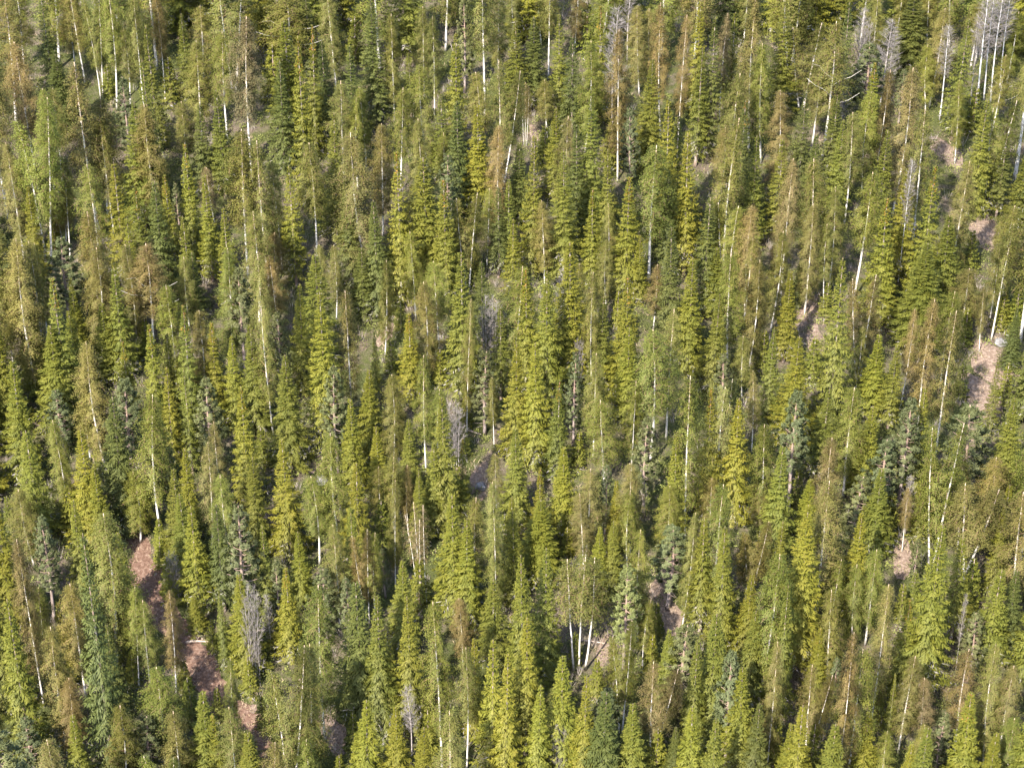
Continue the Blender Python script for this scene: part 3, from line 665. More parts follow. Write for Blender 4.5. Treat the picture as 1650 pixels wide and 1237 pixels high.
 ('B','B5',49.86,15.63,6.6,1.63,4.77,'o','short slim olive birch with trunk mostly hidden, in the upper middle, far right'),
 ('B','B3',50.10,11.94,10.2,3.71,2.95,'o','olive birch, in the upper middle, far right'),
 ('B','B2',-46.25,-0.53,17.4,4.92,2.92,'t','tall brownish olive birch showing its white trunk, in the upper middle, far left'),
 ('B','B1',-46.61,4.19,13.0,2.97,0.97,'o','slim olive birch, in the upper middle, far left, left one of two'),
 ('B','B0',-46.42,6.40,10.8,2.71,2.35,'o','slim olive birch, in the upper middle, far left, right one of two'),
 ('B','B3',-48.82,1.16,12.4,3.25,0.96,'o','olive birch, in the upper middle, far left'),
 ('S','C1',-42.47,-3.99,15.7,4.37,0.69,'m','tall slim olive-green spruce with rusty cones at its tip, at middle height, far left'),
 ('S','S1',-42.00,-1.31,10.1,3.57,4.71,'m','olive-green spruce, at middle height, far left'),
 ('S','S1',-42.71,3.81,9.3,2.74,0.21,'y','short yellow-green spruce right of a blue-grey pine, in the upper middle, far left'),
 ('B','B2',-40.72,3.74,12.5,4.43,5.81,'t','brownish olive birch right of a blue-grey pine, in the upper middle, far left'),
 ('B','B2',-37.44,5.26,11.9,3.56,5.89,'t','brownish olive birch left of a white-limbed birch, in the upper middle, far left'),
 ('B','L0',-35.74,4.79,12.2,5.31,0.10,'r','broad russet birch with spreading white limbs, in the upper middle, left'),
 ('S','S3',-37.88,0.64,12.7,4.45,5.33,'m','olive-green spruce left of a white-limbed birch, at middle height, far left'),
 ('S','S1',-39.37,0.74,8.9,4.50,0.74,'m','short broad olive-green spruce, at middle height, far left'),
 ('B','B2',-38.09,-10.54,14.0,4.44,2.85,'t','brownish olive birch showing its white trunk, at middle height, far left'),
 ('S','C0',-36.42,-5.37,9.7,2.91,4.58,'y','short yellow-green spruce with rusty cones at its tip, at middle height, far left'),
 ('S','C0',-33.46,-6.64,12.8,3.73,0.21,'y','slim yellow-green spruce with rusty cones at its tip, at middle height, left'),
 ('S','C2',-30.35,-6.19,14.2,3.71,0.16,'m','tall slim olive-green spruce with rusty cones at its tip, at middle height, left'),
 ('B','B5',-32.46,8.05,8.5,3.31,0.49,'o','short broad olive birch right of a white-limbed birch, in the upper middle, left'),
 ('S','S3',-31.79,9.08,8.2,3.39,5.73,'d','short dark green spruce, in the upper middle, left'),
 ('B','B5',-27.55,1.16,14.4,4.03,1.96,'g','fresh green birch left of a blue-grey pine, in the upper middle, left'),
 ('P','P0',-26.05,0.95,12.7,3.58,2.27,'b','tall blue-grey pine with reddish trunk showing, in the upper middle, left'),
 ('B','B5',-22.82,-6.05,18.9,3.22,6.24,'o','tall slim olive birch showing its white trunk, at middle height, left'),
 ('B','B1',-23.42,7.62,9.0,3.28,4.87,'r','short russet birch above a blue-grey pine, in the upper middle, left'),
 ('P','P1',-22.14,-1.72,10.1,2.61,4.22,'b','slim blue-grey pine with reddish trunk showing below a russet birch, at middle height, left'),
 ('S','S0',-20.37,-0.35,12.1,3.50,4.06,'y','slim yellow-green spruce right of a blue-grey pine, at middle height, left of centre'),
 ('S','G1',-20.58,-11.06,12.7,5.02,4.56,'m','olive-green spruce beside a bare litter patch, at middle height, left'),
 ('S','G1',-17.26,-8.77,17.2,5.55,0.04,'y','tall yellow-green spruce beside a bare litter patch, at middle height, left of centre'),
 ('B','B3',-19.28,9.84,8.8,2.40,4.89,'o','short olive birch, in the upper middle, left of centre, left one of two'),
 ('B','B1',-17.80,9.05,9.4,2.39,0.28,'o','short olive birch, in the upper middle, left of centre, right one of two'),
 ('P','P1',-16.25,-11.01,11.6,3.39,5.25,'b','blue-grey pine with reddish trunk showing, at middle height, left of centre'),
 ('S','C2',-28.36,-4.16,10.9,3.48,3.55,'y','yellow-green spruce with rusty cones at its tip above a blue-grey pine, at middle height, left'),
 ('S','S0',-26.36,-5.11,10.3,3.18,4.50,'y','yellow-green spruce right of a blue-grey pine, at middle height, left'),
 ('S','S1',-32.24,-4.59,10.0,3.20,5.64,'m','olive-green spruce, at middle height, left'),
 ('S','S3',-31.54,-11.57,12.4,3.37,0.58,'y','slim yellow-green spruce left of a blue-grey pine, at middle height, left'),
 ('S','S3',-29.92,-10.88,11.3,2.82,0.34,'m','slim olive-green spruce left of a blue-grey pine, at middle height, left'),
 ('S','S1',-45.29,-11.63,13.3,4.56,4.05,'y','tall yellow-green spruce, at middle height, far left'),
 ('S','S3',-42.91,-18.43,12.0,5.00,2.50,'m','olive-green spruce right of a large yellow-green spruce, in the lower middle, far left'),
 ('P','P1',-42.27,-8.93,7.7,3.30,0.30,'b','short blue-grey pine with reddish trunk showing, at middle height, far left'),
 ('P','P0',-35.08,-13.11,12.4,4.10,2.80,'b','tall blue-grey pine with reddish trunk showing beside the brown path, at middle height, far left'),
 ('P','P1',-27.78,-11.13,10.5,3.66,5.50,'b','blue-grey pine with reddish trunk showing, at middle height, left'),
 ('S','C0',-24.23,-14.84,12.6,3.85,1.13,'y','yellow-green spruce with rusty cones at its tip, in the lower middle, left'),
 ('B','B1',-31.60,-19.79,15.8,4.75,3.34,'g','tall fresh green birch showing its white trunk, in the lower middle, left'),
 ('B','B2',-40.45,-17.01,12.2,3.10,4.97,'g','fresh green birch below a blue-grey pine, in the lower middle, far left'),
 ('B','B4',-39.85,-9.13,5.7,2.57,6.19,'o','short broad olive birch right of a blue-grey pine, at middle height, far left'),
 ('S','S1',-37.69,-19.72,13.1,4.66,3.76,'y','tall yellow-green spruce beside the brown path, in the lower middle, far left'),
 ('S','S1',-36.55,-20.76,10.3,3.84,3.92,'y','yellow-green spruce beside the brown path, in the lower middle, far left'),
 ('B','B4',-26.76,-14.67,8.7,2.46,2.25,'t','short brownish olive birch below a blue-grey pine, at middle height, left'),
 ('B','B4',-27.02,-20.57,12.2,3.44,4.82,'t','brownish olive birch, in the lower middle, left'),
 ('B','B5',-25.00,-22.34,10.3,3.43,0.08,'g','fresh green birch left of a blue-grey pine, in the lower middle, left'),
 ('B','B5',-33.79,-18.77,7.7,4.08,2.82,'g','short broad fresh green birch showing its white trunk, in the lower middle, far left'),
 ('P','P1',-30.68,-17.57,9.0,2.47,3.48,'b','blue-grey pine, in the lower middle, left'),
 ('S','S1',-28.96,-18.93,9.8,3.29,1.96,'y','yellow-green spruce, in the lower middle, left, left one of two'),
 ('S','S0',-22.92,-20.57,10.3,3.79,4.90,'m','olive-green spruce right of a blue-grey pine, in the lower middle, left'),
 ('S','S2',-19.90,-20.64,12.2,4.56,5.15,'y','yellow-green spruce, in the lower middle, left, right one of two'),
 ('B','B1',-17.21,-22.10,9.7,3.68,0.82,'g','broad fresh green birch showing its white trunk, in the lower middle, left of centre'),
 ('B','B5',-42.94,-21.41,8.9,4.07,0.53,'o','short broad olive birch left of a blue-grey pine, in the lower middle, far left'),
 ('S','S3',-15.01,9.71,8.2,3.98,6.08,'d','short broad dark green spruce, in the upper middle, left of centre'),
 ('B','B2',-12.60,4.10,10.5,2.26,0.39,'o','slim olive birch beside a bare litter patch, in the upper middle, left of centre'),
 ('B','B0',-9.70,8.88,9.9,2.97,4.42,'g','fresh green birch right of a dark spruce, in the upper middle, left of centre'),
 ('B','B2',-8.45,0.24,11.5,4.00,5.56,'t','brownish olive birch, at middle height, left of centre'),
 ('B','B3',-7.18,4.15,10.4,3.78,4.83,'g','fresh green birch, in the upper middle, left of centre'),
 ('S','C1',-9.67,-2.21,10.0,3.77,4.72,'y','yellow-green spruce with rusty cones at its tip, at middle height, left of centre'),
 ('S','S0',-13.08,-1.98,8.0,1.63,5.63,'y','short slim yellow-green spruce, at middle height, left of centre'),
 ('B','B4',-15.19,-6.41,15.9,3.31,0.18,'t','tall slim brownish olive birch showing its white trunk, at middle height, left of centre'),
 ('S','S1',-4.73,-1.45,15.7,4.87,5.13,'m','tall olive-green spruce left of the leafless grey shrubs, at middle height, centre'),
 ('B','B5',-4.31,-6.35,14.7,1.90,0.30,'o','tall slim olive birch left of a blue-grey pine, at middle height, centre'),
 ('S','S3',-2.91,4.95,9.5,3.57,1.68,'d','short dark green spruce above the leafless grey shrubs, in the upper middle, centre'),
 ('K','M0',-2.09,1.57,8.6,4.30,0.19,'k','broad grey leafless tree of several thin stems above a blue-grey pine, at middle height, centre'),
 ('S','S3',-1.07,-2.31,10.0,3.47,3.53,'m','olive-green spruce right of the leafless grey shrubs, at middle height, centre'),
 ('P','P2',-2.59,-6.67,9.1,3.46,0.41,'b','blue-grey pine with reddish trunk showing right of the leafless grey shrubs, at middle height, centre'),
 ('B','B1',-1.68,-8.51,7.9,1.53,1.65,'o','short slim olive birch below a blue-grey pine, at middle height, centre'),
 ('S','C2',1.45,-1.81,13.4,4.30,2.03,'y','tall yellow-green spruce with rusty cones at its tip, at middle height, centre'),
 ('S','S0',3.35,-3.63,14.5,4.54,0.40,'y','tall yellow-green spruce left of the leafless grey shrubs, at middle height, centre'),
 ('S','S0',0.47,-9.82,12.4,4.17,0.17,'y','yellow-green spruce right of a blue-grey pine, at middle height, centre'),
 ('S','S0',2.34,-10.54,13.2,4.43,6.09,'y','tall yellow-green spruce left of a blue-grey pine, at middle height, centre'),
 ('S','S2',5.42,-1.37,6.5,3.21,2.74,'m','short broad olive-green spruce left of the leafless grey shrubs, at middle height, centre'),
 ('P','P2',5.82,-8.06,9.6,2.52,5.96,'b','slim blue-grey pine with reddish trunk showing below the leafless grey shrubs, at middle height, centre'),
 ('B','B1',6.39,6.61,6.9,2.65,3.31,'o','short broad olive birch with trunk mostly hidden, in the upper middle, centre'),
 ('K','K0',4.70,3.88,8.6,1.89,2.28,'k','grey leafless tree left of a large yellow-green spruce, in the upper middle, centre'),
 ('K','M0',6.42,-1.44,5.6,2.13,-0.10,'k','short broad grey leafless tree of several thin stems, at middle height, centre'),
 ('B','B1',7.72,-2.42,13.1,2.52,3.67,'o','slim olive birch right of a large yellow-green spruce, at middle height, right of centre'),
 ('S','S1',8.48,-1.84,10.0,3.76,4.56,'m','olive-green spruce right of the leafless grey shrubs, at middle height, right of centre'),
 ('B','B2',9.46,9.36,7.5,2.68,3.33,'o','short olive birch right of a large yellow-green spruce, in the upper middle, right of centre'),
 ('S','C0',10.86,-3.27,13.3,4.56,3.96,'y','tall yellow-green spruce with rusty cones at its tip, at middle height, right of centre'),
 ('S','S1',11.00,-6.37,10.5,3.97,2.80,'y','yellow-green spruce, at middle height, right of centre'),
 ('B','B3',13.73,3.69,9.2,2.91,0.74,'r','short russet birch left of a dark spruce, in the upper middle, right of centre'),
 ('B','B3',12.83,-11.80,15.1,5.10,5.75,'g','tall fresh green birch showing its white trunk, at middle height, right of centre'),
 ('B','B4',14.54,-8.53,14.0,3.55,2.73,'o','slim olive birch showing its white trunk, at middle height, right of centre'),
 ('B','B0',7.63,-10.03,11.3,3.01,4.82,'o','olive birch right of a blue-grey pine, at middle height, right of centre'),
 ('B','B4',8.63,-13.61,9.5,4.60,2.97,'g','broad fresh green birch showing its white trunk, at middle height, right of centre'),
 ('B','B4',10.98,-13.32,10.9,2.97,0.01,'g','fresh green birch showing its white trunk, at middle height, right of centre'),
 ('P','P1',11.99,-17.35,10.6,3.30,5.11,'b','blue-grey pine with reddish trunk showing, in the lower middle, right of centre'),
 ('S','C1',4.20,-12.67,11.2,3.31,4.30,'m','olive-green spruce with rusty cones at its tip, at middle height, centre'),
 ('S','S1',4.48,-18.71,9.5,4.06,6.14,'y','short broad yellow-green spruce, in the lower middle, centre, right one of two'),
 ('B','B4',-8.06,-10.84,12.4,3.00,1.48,'g','slim fresh green birch showing its white trunk, at middle height, left of centre'),
 ('B','B3',-6.79,-11.03,9.0,3.29,2.92,'g','short fresh green birch beside a bare litter patch, at middle height, left of centre'),
 ('B','B2',-11.14,-10.58,10.5,3.29,5.16,'o','olive birch, at middle height, left of centre'),
 ('B','B4',-10.60,-10.03,8.5,2.21,3.24,'o','short olive birch, at middle height, left of centre'),
 ('S','S1',-14.44,-13.73,10.4,3.60,2.30,'y','yellow-green spruce, at middle height, left of centre, left one of two'),
 ('S','S1',-12.07,-15.55,9.0,3.30,5.11,'y','short yellow-green spruce, in the lower middle, left of centre'),
 ('S','C2',-4.55,-15.93,7.8,1.95,5.28,'y','short slim yellow-green spruce, in the lower middle, centre, left one of two'),
 ('B','B4',-1.40,-16.16,6.8,2.24,3.10,'o','short olive birch beside a bare litter patch, in the lower middle, centre'),
 ('S','S2',0.46,-17.32,10.3,4.08,0.90,'m','olive-green spruce, in the lower middle, centre'),
 ('B','B3',-10.61,-19.87,9.2,3.18,2.40,'o','olive birch, in the lower middle, left of centre'),
 ('B','B1',-9.37,-18.93,7.5,2.13,2.49,'r','short russet birch left of the four-stemmed birch clump, in the lower middle, left of centre'),
 ('S','S2',-7.03,-18.73,9.7,3.52,5.65,'m','olive-green spruce right of the four-stemmed birch clump, in the lower middle, left of centre'),
 ('S','S1',-8.29,-20.35,8.3,2.70,5.00,'m','short olive-green spruce above the four-stemmed birch clump, in the lower middle, left of centre'),
 ('S','C1',2.46,-20.35,8.9,2.43,3.00,'y','short slim yellow-green spruce, in the lower middle, centre, right one of two'),
 ('B','B4',6.57,-21.96,10.3,3.92,3.91,'t','broad brownish olive birch left of a blue-grey pine, in the lower middle, right of centre'),
 ('P','P1',8.26,-20.56,8.9,2.18,2.36,'b','slim blue-grey pine with reddish trunk showing, in the lower middle, right of centre'),
 ('B','B0',10.54,-21.43,10.2,3.41,3.21,'t','brownish olive birch right of a blue-grey pine, in the lower middle, right of centre'),
 ('S','S1',9.20,-20.73,7.5,2.43,5.11,'y','short yellow-green spruce below a blue-grey pine, in the lower middle, right of centre'),
 ('B','B2',13.89,-21.28,7.7,3.44,4.26,'g','short broad fresh green birch above a blue-grey pine, in the lower middle, right of centre'),
 ('S','S2',14.45,-21.02,12.2,3.73,3.23,'y','yellow-green spruce right of a blue-grey pine, in the lower middle, right of centre'),
 ('K','M0',-5.41,-11.02,7.6,3.84,0.00,'k','broad grey leafless tree of several thin stems, at middle height, centre'),
 ('S','S3',-0.09,-21.44,6.9,2.70,2.82,'y','short yellow-green spruce, in the lower middle, centre'),
 ('B','B4',-11.80,-18.45,6.9,2.41,0.92,'o','short olive birch, in the lower middle, left of centre'),
 ('S','S3',-13.65,-23.07,11.3,4.24,2.28,'y','yellow-green spruce above a russet birch, in the lower middle, left of centre'),
 ('S','S0',17.08,0.19,12.6,4.36,4.27,'y','yellow-green spruce right of a dark spruce, at middle height, right of centre'),
 ('S','S1',20.33,8.61,7.8,3.96,1.78,'m','short broad olive-green spruce below a dark spruce, in the upper middle, right of centre'),
 ('B','B0',21.01,0.85,12.3,4.29,0.55,'g','fresh green birch showing its white trunk, in the upper middle, right of centre'),
 ('B','B4',23.37,8.14,9.6,2.68,3.64,'o','olive birch below a russet birch, in the upper middle, right'),
 ('B','B2',23.05,0.28,12.3,3.15,6.08,'t','brownish olive birch showing its white trunk below a russet birch, in the upper middle, right'),
 ('B','B2',25.84,6.59,11.0,3.25,5.84,'o','olive birch showing its white trunk right of a russet birch, in the upper middle, right'),
 ('S','S1',26.64,2.13,10.0,3.56,0.45,'y','yellow-green spruce, at middle height, right'),
 ('S','S0',28.75,9.71,6.1,1.41,4.21,'d','short slim dark green spruce beside a bare litter patch, in the upper middle, right'),
 ('B','B2',29.47,8.81,12.4,3.08,4.32,'t','slim brownish olive birch showing its white trunk, in the upper middle, right'),
 ('B','B3',31.51,9.15,9.9,2.70,3.24,'o','olive birch beside a bare litter patch, in the upper middle, right'),
 ('S','S0',30.08,-6.89,18.8,4.78,1.50,'m','tall slim olive-green spruce left of a russet birch, at middle height, right'),
 ('B','D1',33.81,0.02,13.5,3.74,-0.06,'r','russet birch with two white stems, in the upper middle, right'),
 ('B','B5',32.92,-2.86,8.8,2.30,2.45,'o','short olive birch below a russet birch, at middle height, right'),
 ('S','S1',37.18,8.38,7.8,4.01,4.72,'m','short broad olive-green spruce right of a russet birch, in the upper middle, far right'),
 ('S','G0',40.04,4.81,11.6,7.26,5.72,'m','broad olive-green spruce above a russet birch, in the upper middle, far right'),
 ('B','B3',41.61,-0.91,10.6,3.49,2.04,'g','fresh green birch right of a russet birch, at middle height, far right'),
 ('B','B1',37.41,-3.27,11.0,2.23,5.57,'r','slim russet birch showing its white trunk, at middle height, far right'),
 ('B','B2',38.55,-6.79,14.5,3.20,1.92,'r','tall slim russet birch showing its white trunk, at middle height, far right'),
 ('B','B4',39.85,-9.48,15.7,3.88,0.49,'t','tall slim brownish olive birch showing its white trunk, at middle height, far right'),
 ('B','B0',44.77,6.30,7.5,4.53,3.97,'t','short broad brownish olive birch, in the upper middle, far right'),
 ('B','B1',46.28,4.00,7.3,1.55,4.12,'t','short slim brownish olive birch beside a bare litter patch, in the upper middle, far right'),
 ('B','B3',47.81,5.77,12.6,3.18,1.45,'o','slim olive birch showing its white trunk, in the upper middle, far right'),
 ('B','B4',48.06,8.22,8.7,2.44,3.74,'o','short olive birch, in the upper middle, far right'),
 ('S','G0',48.82,1.70,7.0,2.78,1.90,'d','short dark green spruce beside a bare litter patch, at middle height, far right'),
 ('S','S2',19.29,-2.59,10.8,3.75,0.53,'m','olive-green spruce left of a blue-grey pine, at middle height, right of centre'),
 ('S','G1',26.05,-9.40,12.4,5.06,1.18,'y','yellow-green spruce above a blue-grey pine, at middle height, right'),
 ('S','S0',24.14,-6.66,10.8,2.97,0.94,'m','slim olive-green spruce left of a blue-grey pine, at middle height, right'),
 ('P','P2',19.74,-6.59,7.3,3.02,3.53,'b','short blue-grey pine with reddish trunk showing, at middle height, right of centre'),
 ('S','S1',34.47,-4.22,8.8,4.09,2.72,'y','short broad yellow-green spruce right of a russet birch, at middle height, right'),
 ('B','B4',15.47,-20.81,17.6,4.38,0.64,'g','tall slim fresh green birch showing its white trunk, at middle height, right of centre'),
 ('S','C2',17.64,-17.76,13.9,4.04,2.07,'y','tall slim yellow-green spruce, in the lower middle, right of centre'),
 ('S','S0',20.04,-17.78,13.0,4.05,0.39,'y','tall yellow-green spruce, in the lower middle, right'),
 ('B','B1',22.47,-9.94,8.8,1.86,5.24,'t','short slim brownish olive birch right of a blue-grey pine, at middle height, right'),
 ('P','P0',25.17,-17.27,12.9,3.67,2.00,'b','tall blue-grey pine with reddish trunk showing left of a russet birch, at middle height, right'),
 ('S','S3',28.46,-13.04,9.8,4.20,4.05,'m','olive-green spruce above a russet birch, at middle height, right'),
 ('B','B5',22.45,-19.88,11.9,3.96,3.86,'g','fresh green birch beside a bare litter patch, in the lower middle, right'),
 ('B','B0',27.91,-21.02,11.6,3.43,0.01,'r','russet birch left of a blue-grey pine, in the lower middle, right'),
 ('B','B0',30.42,-15.22,12.0,4.33,0.58,'g','fresh green birch showing its white trunk right of a russet birch, at middle height, right'),
 ('B','B2',31.67,-13.61,6.4,1.66,3.87,'o','short olive birch with trunk mostly hidden left of a blue-grey pine, at middle height, right'),
 ('S','S0',32.31,-15.02,9.8,3.90,3.61,'y','yellow-green spruce left of a blue-grey pine, in the lower middle, right'),
 ('P','P2',32.90,-18.86,9.7,4.45,4.62,'b','blue-grey pine left of a grey leafless tree, in the lower middle, far right'),
 ('P','P0',35.15,-16.85,12.2,3.35,4.48,'b','tall slim blue-grey pine with reddish trunk showing, at middle height, far right'),
 ('S','S0',37.04,-14.50,11.8,3.35,2.29,'y','slim yellow-green spruce beside a bare litter patch, at middle height, far right'),
 ('S','S0',36.90,-19.27,9.7,3.31,1.23,'y','yellow-green spruce beside a bare litter patch, in the lower middle, far right'),
 ('B','D1',37.43,-22.61,17.3,4.44,-0.08,'g','tall fresh green birch with two white stems, in the lower middle, far right'),
 ('S','S3',45.35,-6.77,8.7,2.38,5.59,'m','short slim olive-green spruce right of a blue-grey pine, at middle height, far right'),
 ('S','G0',44.99,-15.57,12.3,5.06,1.54,'m','olive-green spruce right of a blue-grey pine, at middle height, far right'),
 ('B','B3',42.08,-20.20,10.3,4.06,0.04,'t','broad brownish olive birch right of a blue-grey pine, in the lower middle, far right'),
 ('B','B1',40.20,-20.39,9.7,2.97,4.29,'t','brownish olive birch below a blue-grey pine, in the lower middle, far right'),
 ('S','S3',43.79,-21.00,7.8,3.34,2.39,'y','short broad yellow-green spruce right of the forked white birch, in the lower middle, far right'),
 ('B','B5',17.99,-18.70,5.8,2.69,0.45,'t','short broad brownish olive birch, in the lower middle, right of centre'),
 ('B','B0',22.08,-3.35,6.8,2.75,0.73,'o','short broad olive birch right of a blue-grey pine, at middle height, right'),
 ('P','P2',30.65,-20.81,7.4,3.99,6.27,'b','short broad blue-grey pine with reddish trunk showing, in the lower middle, right'),
 ('S','S1',26.38,-20.43,6.6,4.10,5.77,'y','short broad yellow-green spruce beside a bare litter patch, in the lower middle, right'),
 ('K','K1',35.53,-19.38,6.6,1.77,0.89,'k','short grey leafless tree beside a bare litter patch, in the lower middle, far right'),
 ('B','B5',-39.27,-37.19,17.4,3.20,4.38,'r','tall slim russet birch showing its white trunk, low down, far left'),
 ('S','S0',-38.89,-44.03,17.8,4.64,3.62,'y','tall slim yellow-green spruce above a blue-grey pine, low down, far left'),
 ('B','B3',-39.39,-34.35,9.5,2.82,2.12,'g','fresh green birch right of a russet birch, low down, far left'),
 ('S','S0',-32.03,-45.27,25.0,4.45,3.26,'d','tall slim dark green spruce right of a russet birch, low down, far left'),
 ('S','S0',-37.89,-25.39,10.8,3.23,1.38,'m','olive-green spruce right of a blue-grey pine, in the lower middle, far left'),
 ('S','S1',-33.88,-26.88,8.6,3.22,1.70,'y','short yellow-green spruce beside the brown path, in the lower middle, far left'),
 ('B','B1',-31.73,-34.61,10.4,2.62,1.70,'g','slim fresh green birch showing its white trunk, low down, far left'),
 ('B','B4',-30.77,-34.37,9.1,3.05,3.00,'g','fresh green birch showing its white trunk left of a russet birch, low down, far left'),
 ('B','B4',-28.47,-35.33,10.9,2.60,5.30,'r','slim russet birch showing its white trunk beside the brown path, low down, left'),
 ('B','B0',-28.42,-42.93,10.5,4.87,2.84,'g','broad fresh green birch right of a blue-grey pine, low down, left'),
 ('B','B0',-36.50,-42.03,13.4,3.67,0.03,'t','brownish olive birch showing its white trunk left of a russet birch, low down, far left'),
 ('B','B2',-35.90,-42.72,9.4,2.97,5.09,'r','russet birch left of a dark spruce, low down, far left'),
 ('S','C0',-37.65,-35.20,9.0,2.61,1.58,'y','short slim yellow-green spruce with rusty cones at its tip, low down, far left'),
 ('S','S3',-34.06,-47.46,10.2,3.45,6.01,'y','yellow-green spruce below a russet birch, along the bottom edge, far left'),
 ('P','P1',-38.17,-46.28,8.6,3.25,0.33,'b','blue-grey pine with reddish trunk showing, along the bottom edge, far left'),
 ('P','P1',-40.13,-27.59,11.0,3.04,1.22,'b','slim blue-grey pine with reddish trunk showing, in the lower middle, far left'),
 ('S','S3',-27.37,-26.84,11.3,4.23,0.08,'y','yellow-green spruce beside the brown path, in the lower middle, left'),
 ('S','S0',-24.45,-32.89,8.5,1.79,6.00,'m','short slim olive-green spruce beside the brown path, low down, left'),
 ('P','P1',-22.95,-29.07,13.2,4.20,6.00,'b','tall blue-grey pine with reddish trunk showing, in the lower middle, left'),
 ('K','M0',-21.70,-34.65,10.5,2.93,0.11,'k','grey leafless tree of several thin stems beside the brown path, low down, left'),
 ('K','K0',-20.68,-31.72,6.5,1.43,0.33,'k','short grey leafless tree below a blue-grey pine, low down, left'),
 ('K','M0',-29.56,-25.78,5.8,2.22,-0.06,'k','short broad grey leafless tree of several thin stems, in the lower middle, left'),
 ('S','S3',-21.10,-28.37,10.5,3.14,5.40,'m','olive-green spruce left of a blue-grey pine, in the lower middle, left'),
 ('S','S0',-18.33,-27.00,8.2,3.17,1.35,'y','short yellow-green spruce right of a blue-grey pine, in the lower middle, left of centre'),
 ('S','C1',-18.75,-32.63,9.8,3.34,4.83,'y','yellow-green spruce with rusty cones at its tip, low down, left'),
 ('P','P2',-20.16,-29.09,7.4,2.14,5.10,'b','short blue-grey pine with reddish trunk showing above a grey leafless tree, low down, left'),
 ('P','P2',-15.92,-31.11,8.2,3.58,5.75,'b','blue-grey pine with reddish trunk showing, low down, left of centre, left one of two'),
 ('B','B0',-15.52,-40.24,15.6,4.31,6.27,'g','tall fresh green birch showing its white trunk, low down, left of centre'),
 ('B','D0',-17.79,-46.42,16.8,4.42,0.24,'o','tall olive birch with two white stems beside the brown path, low down, left'),
 ('B','B2',-16.43,-45.50,15.4,3.56,4.90,'o','tall slim olive birch beside the brown path, low down, left of centre'),
 ('B','B0',-22.64,-42.57,10.7,1.88,6.24,'g','slim fresh green birch beside the brown path, low down, left'),
 ('S','C0',-23.64,-45.92,8.9,2.96,2.47,'y','short yellow-green spruce with rusty cones at its tip, along the bottom edge, left'),
 ('B','B2',-26.48,-47.39,10.2,3.59,0.87,'t','brownish olive birch right of a blue-grey pine, along the bottom edge, left'),
 ('B','B2',-31.08,-47.05,10.2,3.85,0.01,'o','olive birch left of a blue-grey pine, along the bottom edge, far left'),
 ('B','B1',-21.01,-44.80,6.2,3.18,4.76,'g','short broad fresh green birch with trunk mostly hidden, along the bottom edge, left'),
 ('S','S0',-33.05,-37.99,9.8,2.81,0.46,'d','slim dark green spruce, low down, far left'),
 ('P','P2',-29.06,-44.96,7.5,3.64,0.23,'b','broad blue-grey pine with reddish trunk showing, along the bottom edge, left'),
 ('S','S3',-27.30,-29.20,4.4,2.62,5.56,'m','short broad olive-green spruce beside the brown path, low down, left'),
 ('S','S1',-13.71,-28.01,11.2,3.38,4.07,'m','olive-green spruce left of a russet birch, in the lower middle, left of centre'),
 ('B','D1',-12.48,-28.85,11.2,2.28,0.28,'r','slim russet birch with two white stems, in the lower middle, left of centre'),
 ('B','B1',-11.82,-28.80,9.3,2.55,2.94,'g','fresh green birch right of a russet birch, in the lower middle, left of centre'),
 ('P','P1',-11.12,-26.07,5.2,1.76,5.78,'b','short blue-grey pine with reddish trunk showing, in the lower middle, left of centre'),
 ('B','B0',-10.28,-25.28,11.5,1.95,1.16,'o','slim olive birch left of the four-stemmed birch clump, in the lower middle, left of centre'),
 ('B','N0',-7.79,-27.34,11.7,2.63,-0.25,'k','slim grey-brown birch with four white stems, in the lower middle, left of centre'),
 ('S','S1',-3.91,-29.14,11.5,3.87,4.73,'y','yellow-green spruce above a russet birch, in the lower middle, centre'),
 ('B','B2',-1.44,-29.25,15.3,2.49,4.87,'o','tall slim olive birch, in the lower middle, centre'),
 ('S','S1',0.26,-27.01,10.2,3.13,1.84,'y','yellow-green spruce, in the lower middle, centre'),
 ('S','S0',0.91,-37.28,15.6,4.18,1.78,'y','tall slim yellow-green spruce, low down, centre, right one of two'),
 ('S','S0',2.78,-34.63,13.6,4.00,4.04,'m','tall olive-green spruce left of a three-stemmed birch, low down, centre'),
 ('S','G1',2.42,-24.11,8.8,5.84,1.91,'y','short broad yellow-green spruce, in the lower middle, centre, left one of two'),
 ('B','B4',6.41,-23.35,8.8,2.87,3.65,'t','short brownish olive birch left of a blue-grey pine, in the lower middle, centre'),
 ('B','T0',5.70,-33.16,12.6,5.95,0.28,'o','broad olive birch with three white stems beside a bare litter patch, low down, centre'),
 ('S','S1',7.59,-25.68,7.4,2.92,1.65,'y','short yellow-green spruce right of a three-stemmed birch, in the lower middle, right of centre'),
 ('S','S0',8.85,-25.28,7.7,2.92,4.59,'m','short olive-green spruce left of a blue-grey pine, in the lower middle, right of centre'),
 ('B','B1',10.28,-23.93,9.4,2.86,3.02,'g','fresh green birch, in the lower middle, right of centre, left one of two'),
 ('P','P1',9.48,-33.41,11.5,3.50,0.35,'g','tall pale green pine with reddish trunk showing, low down, right of centre'),
 ('B','D0',9.05,-39.45,11.8,2.76,0.16,'g','slim fresh green birch with two white stems, low down, right of centre'),
 ('B','B1',11.17,-33.06,7.4,2.53,3.17,'g','short fresh green birch right of a blue-grey pine, low down, right of centre'),
 ('B','V0',11.34,-43.27,11.5,3.63,0.18,'r','russet birch with forked white trunk left of a blue-grey pine, low down, right of centre'),
 ('S','S0',12.95,-37.21,8.7,3.04,5.05,'m','short olive-green spruce left of a blue-grey pine, low down, right of centre'),
 ('B','B0',-5.69,-43.26,16.5,3.55,4.35,'g','tall slim fresh green birch showing its white trunk, low down, left of centre'),
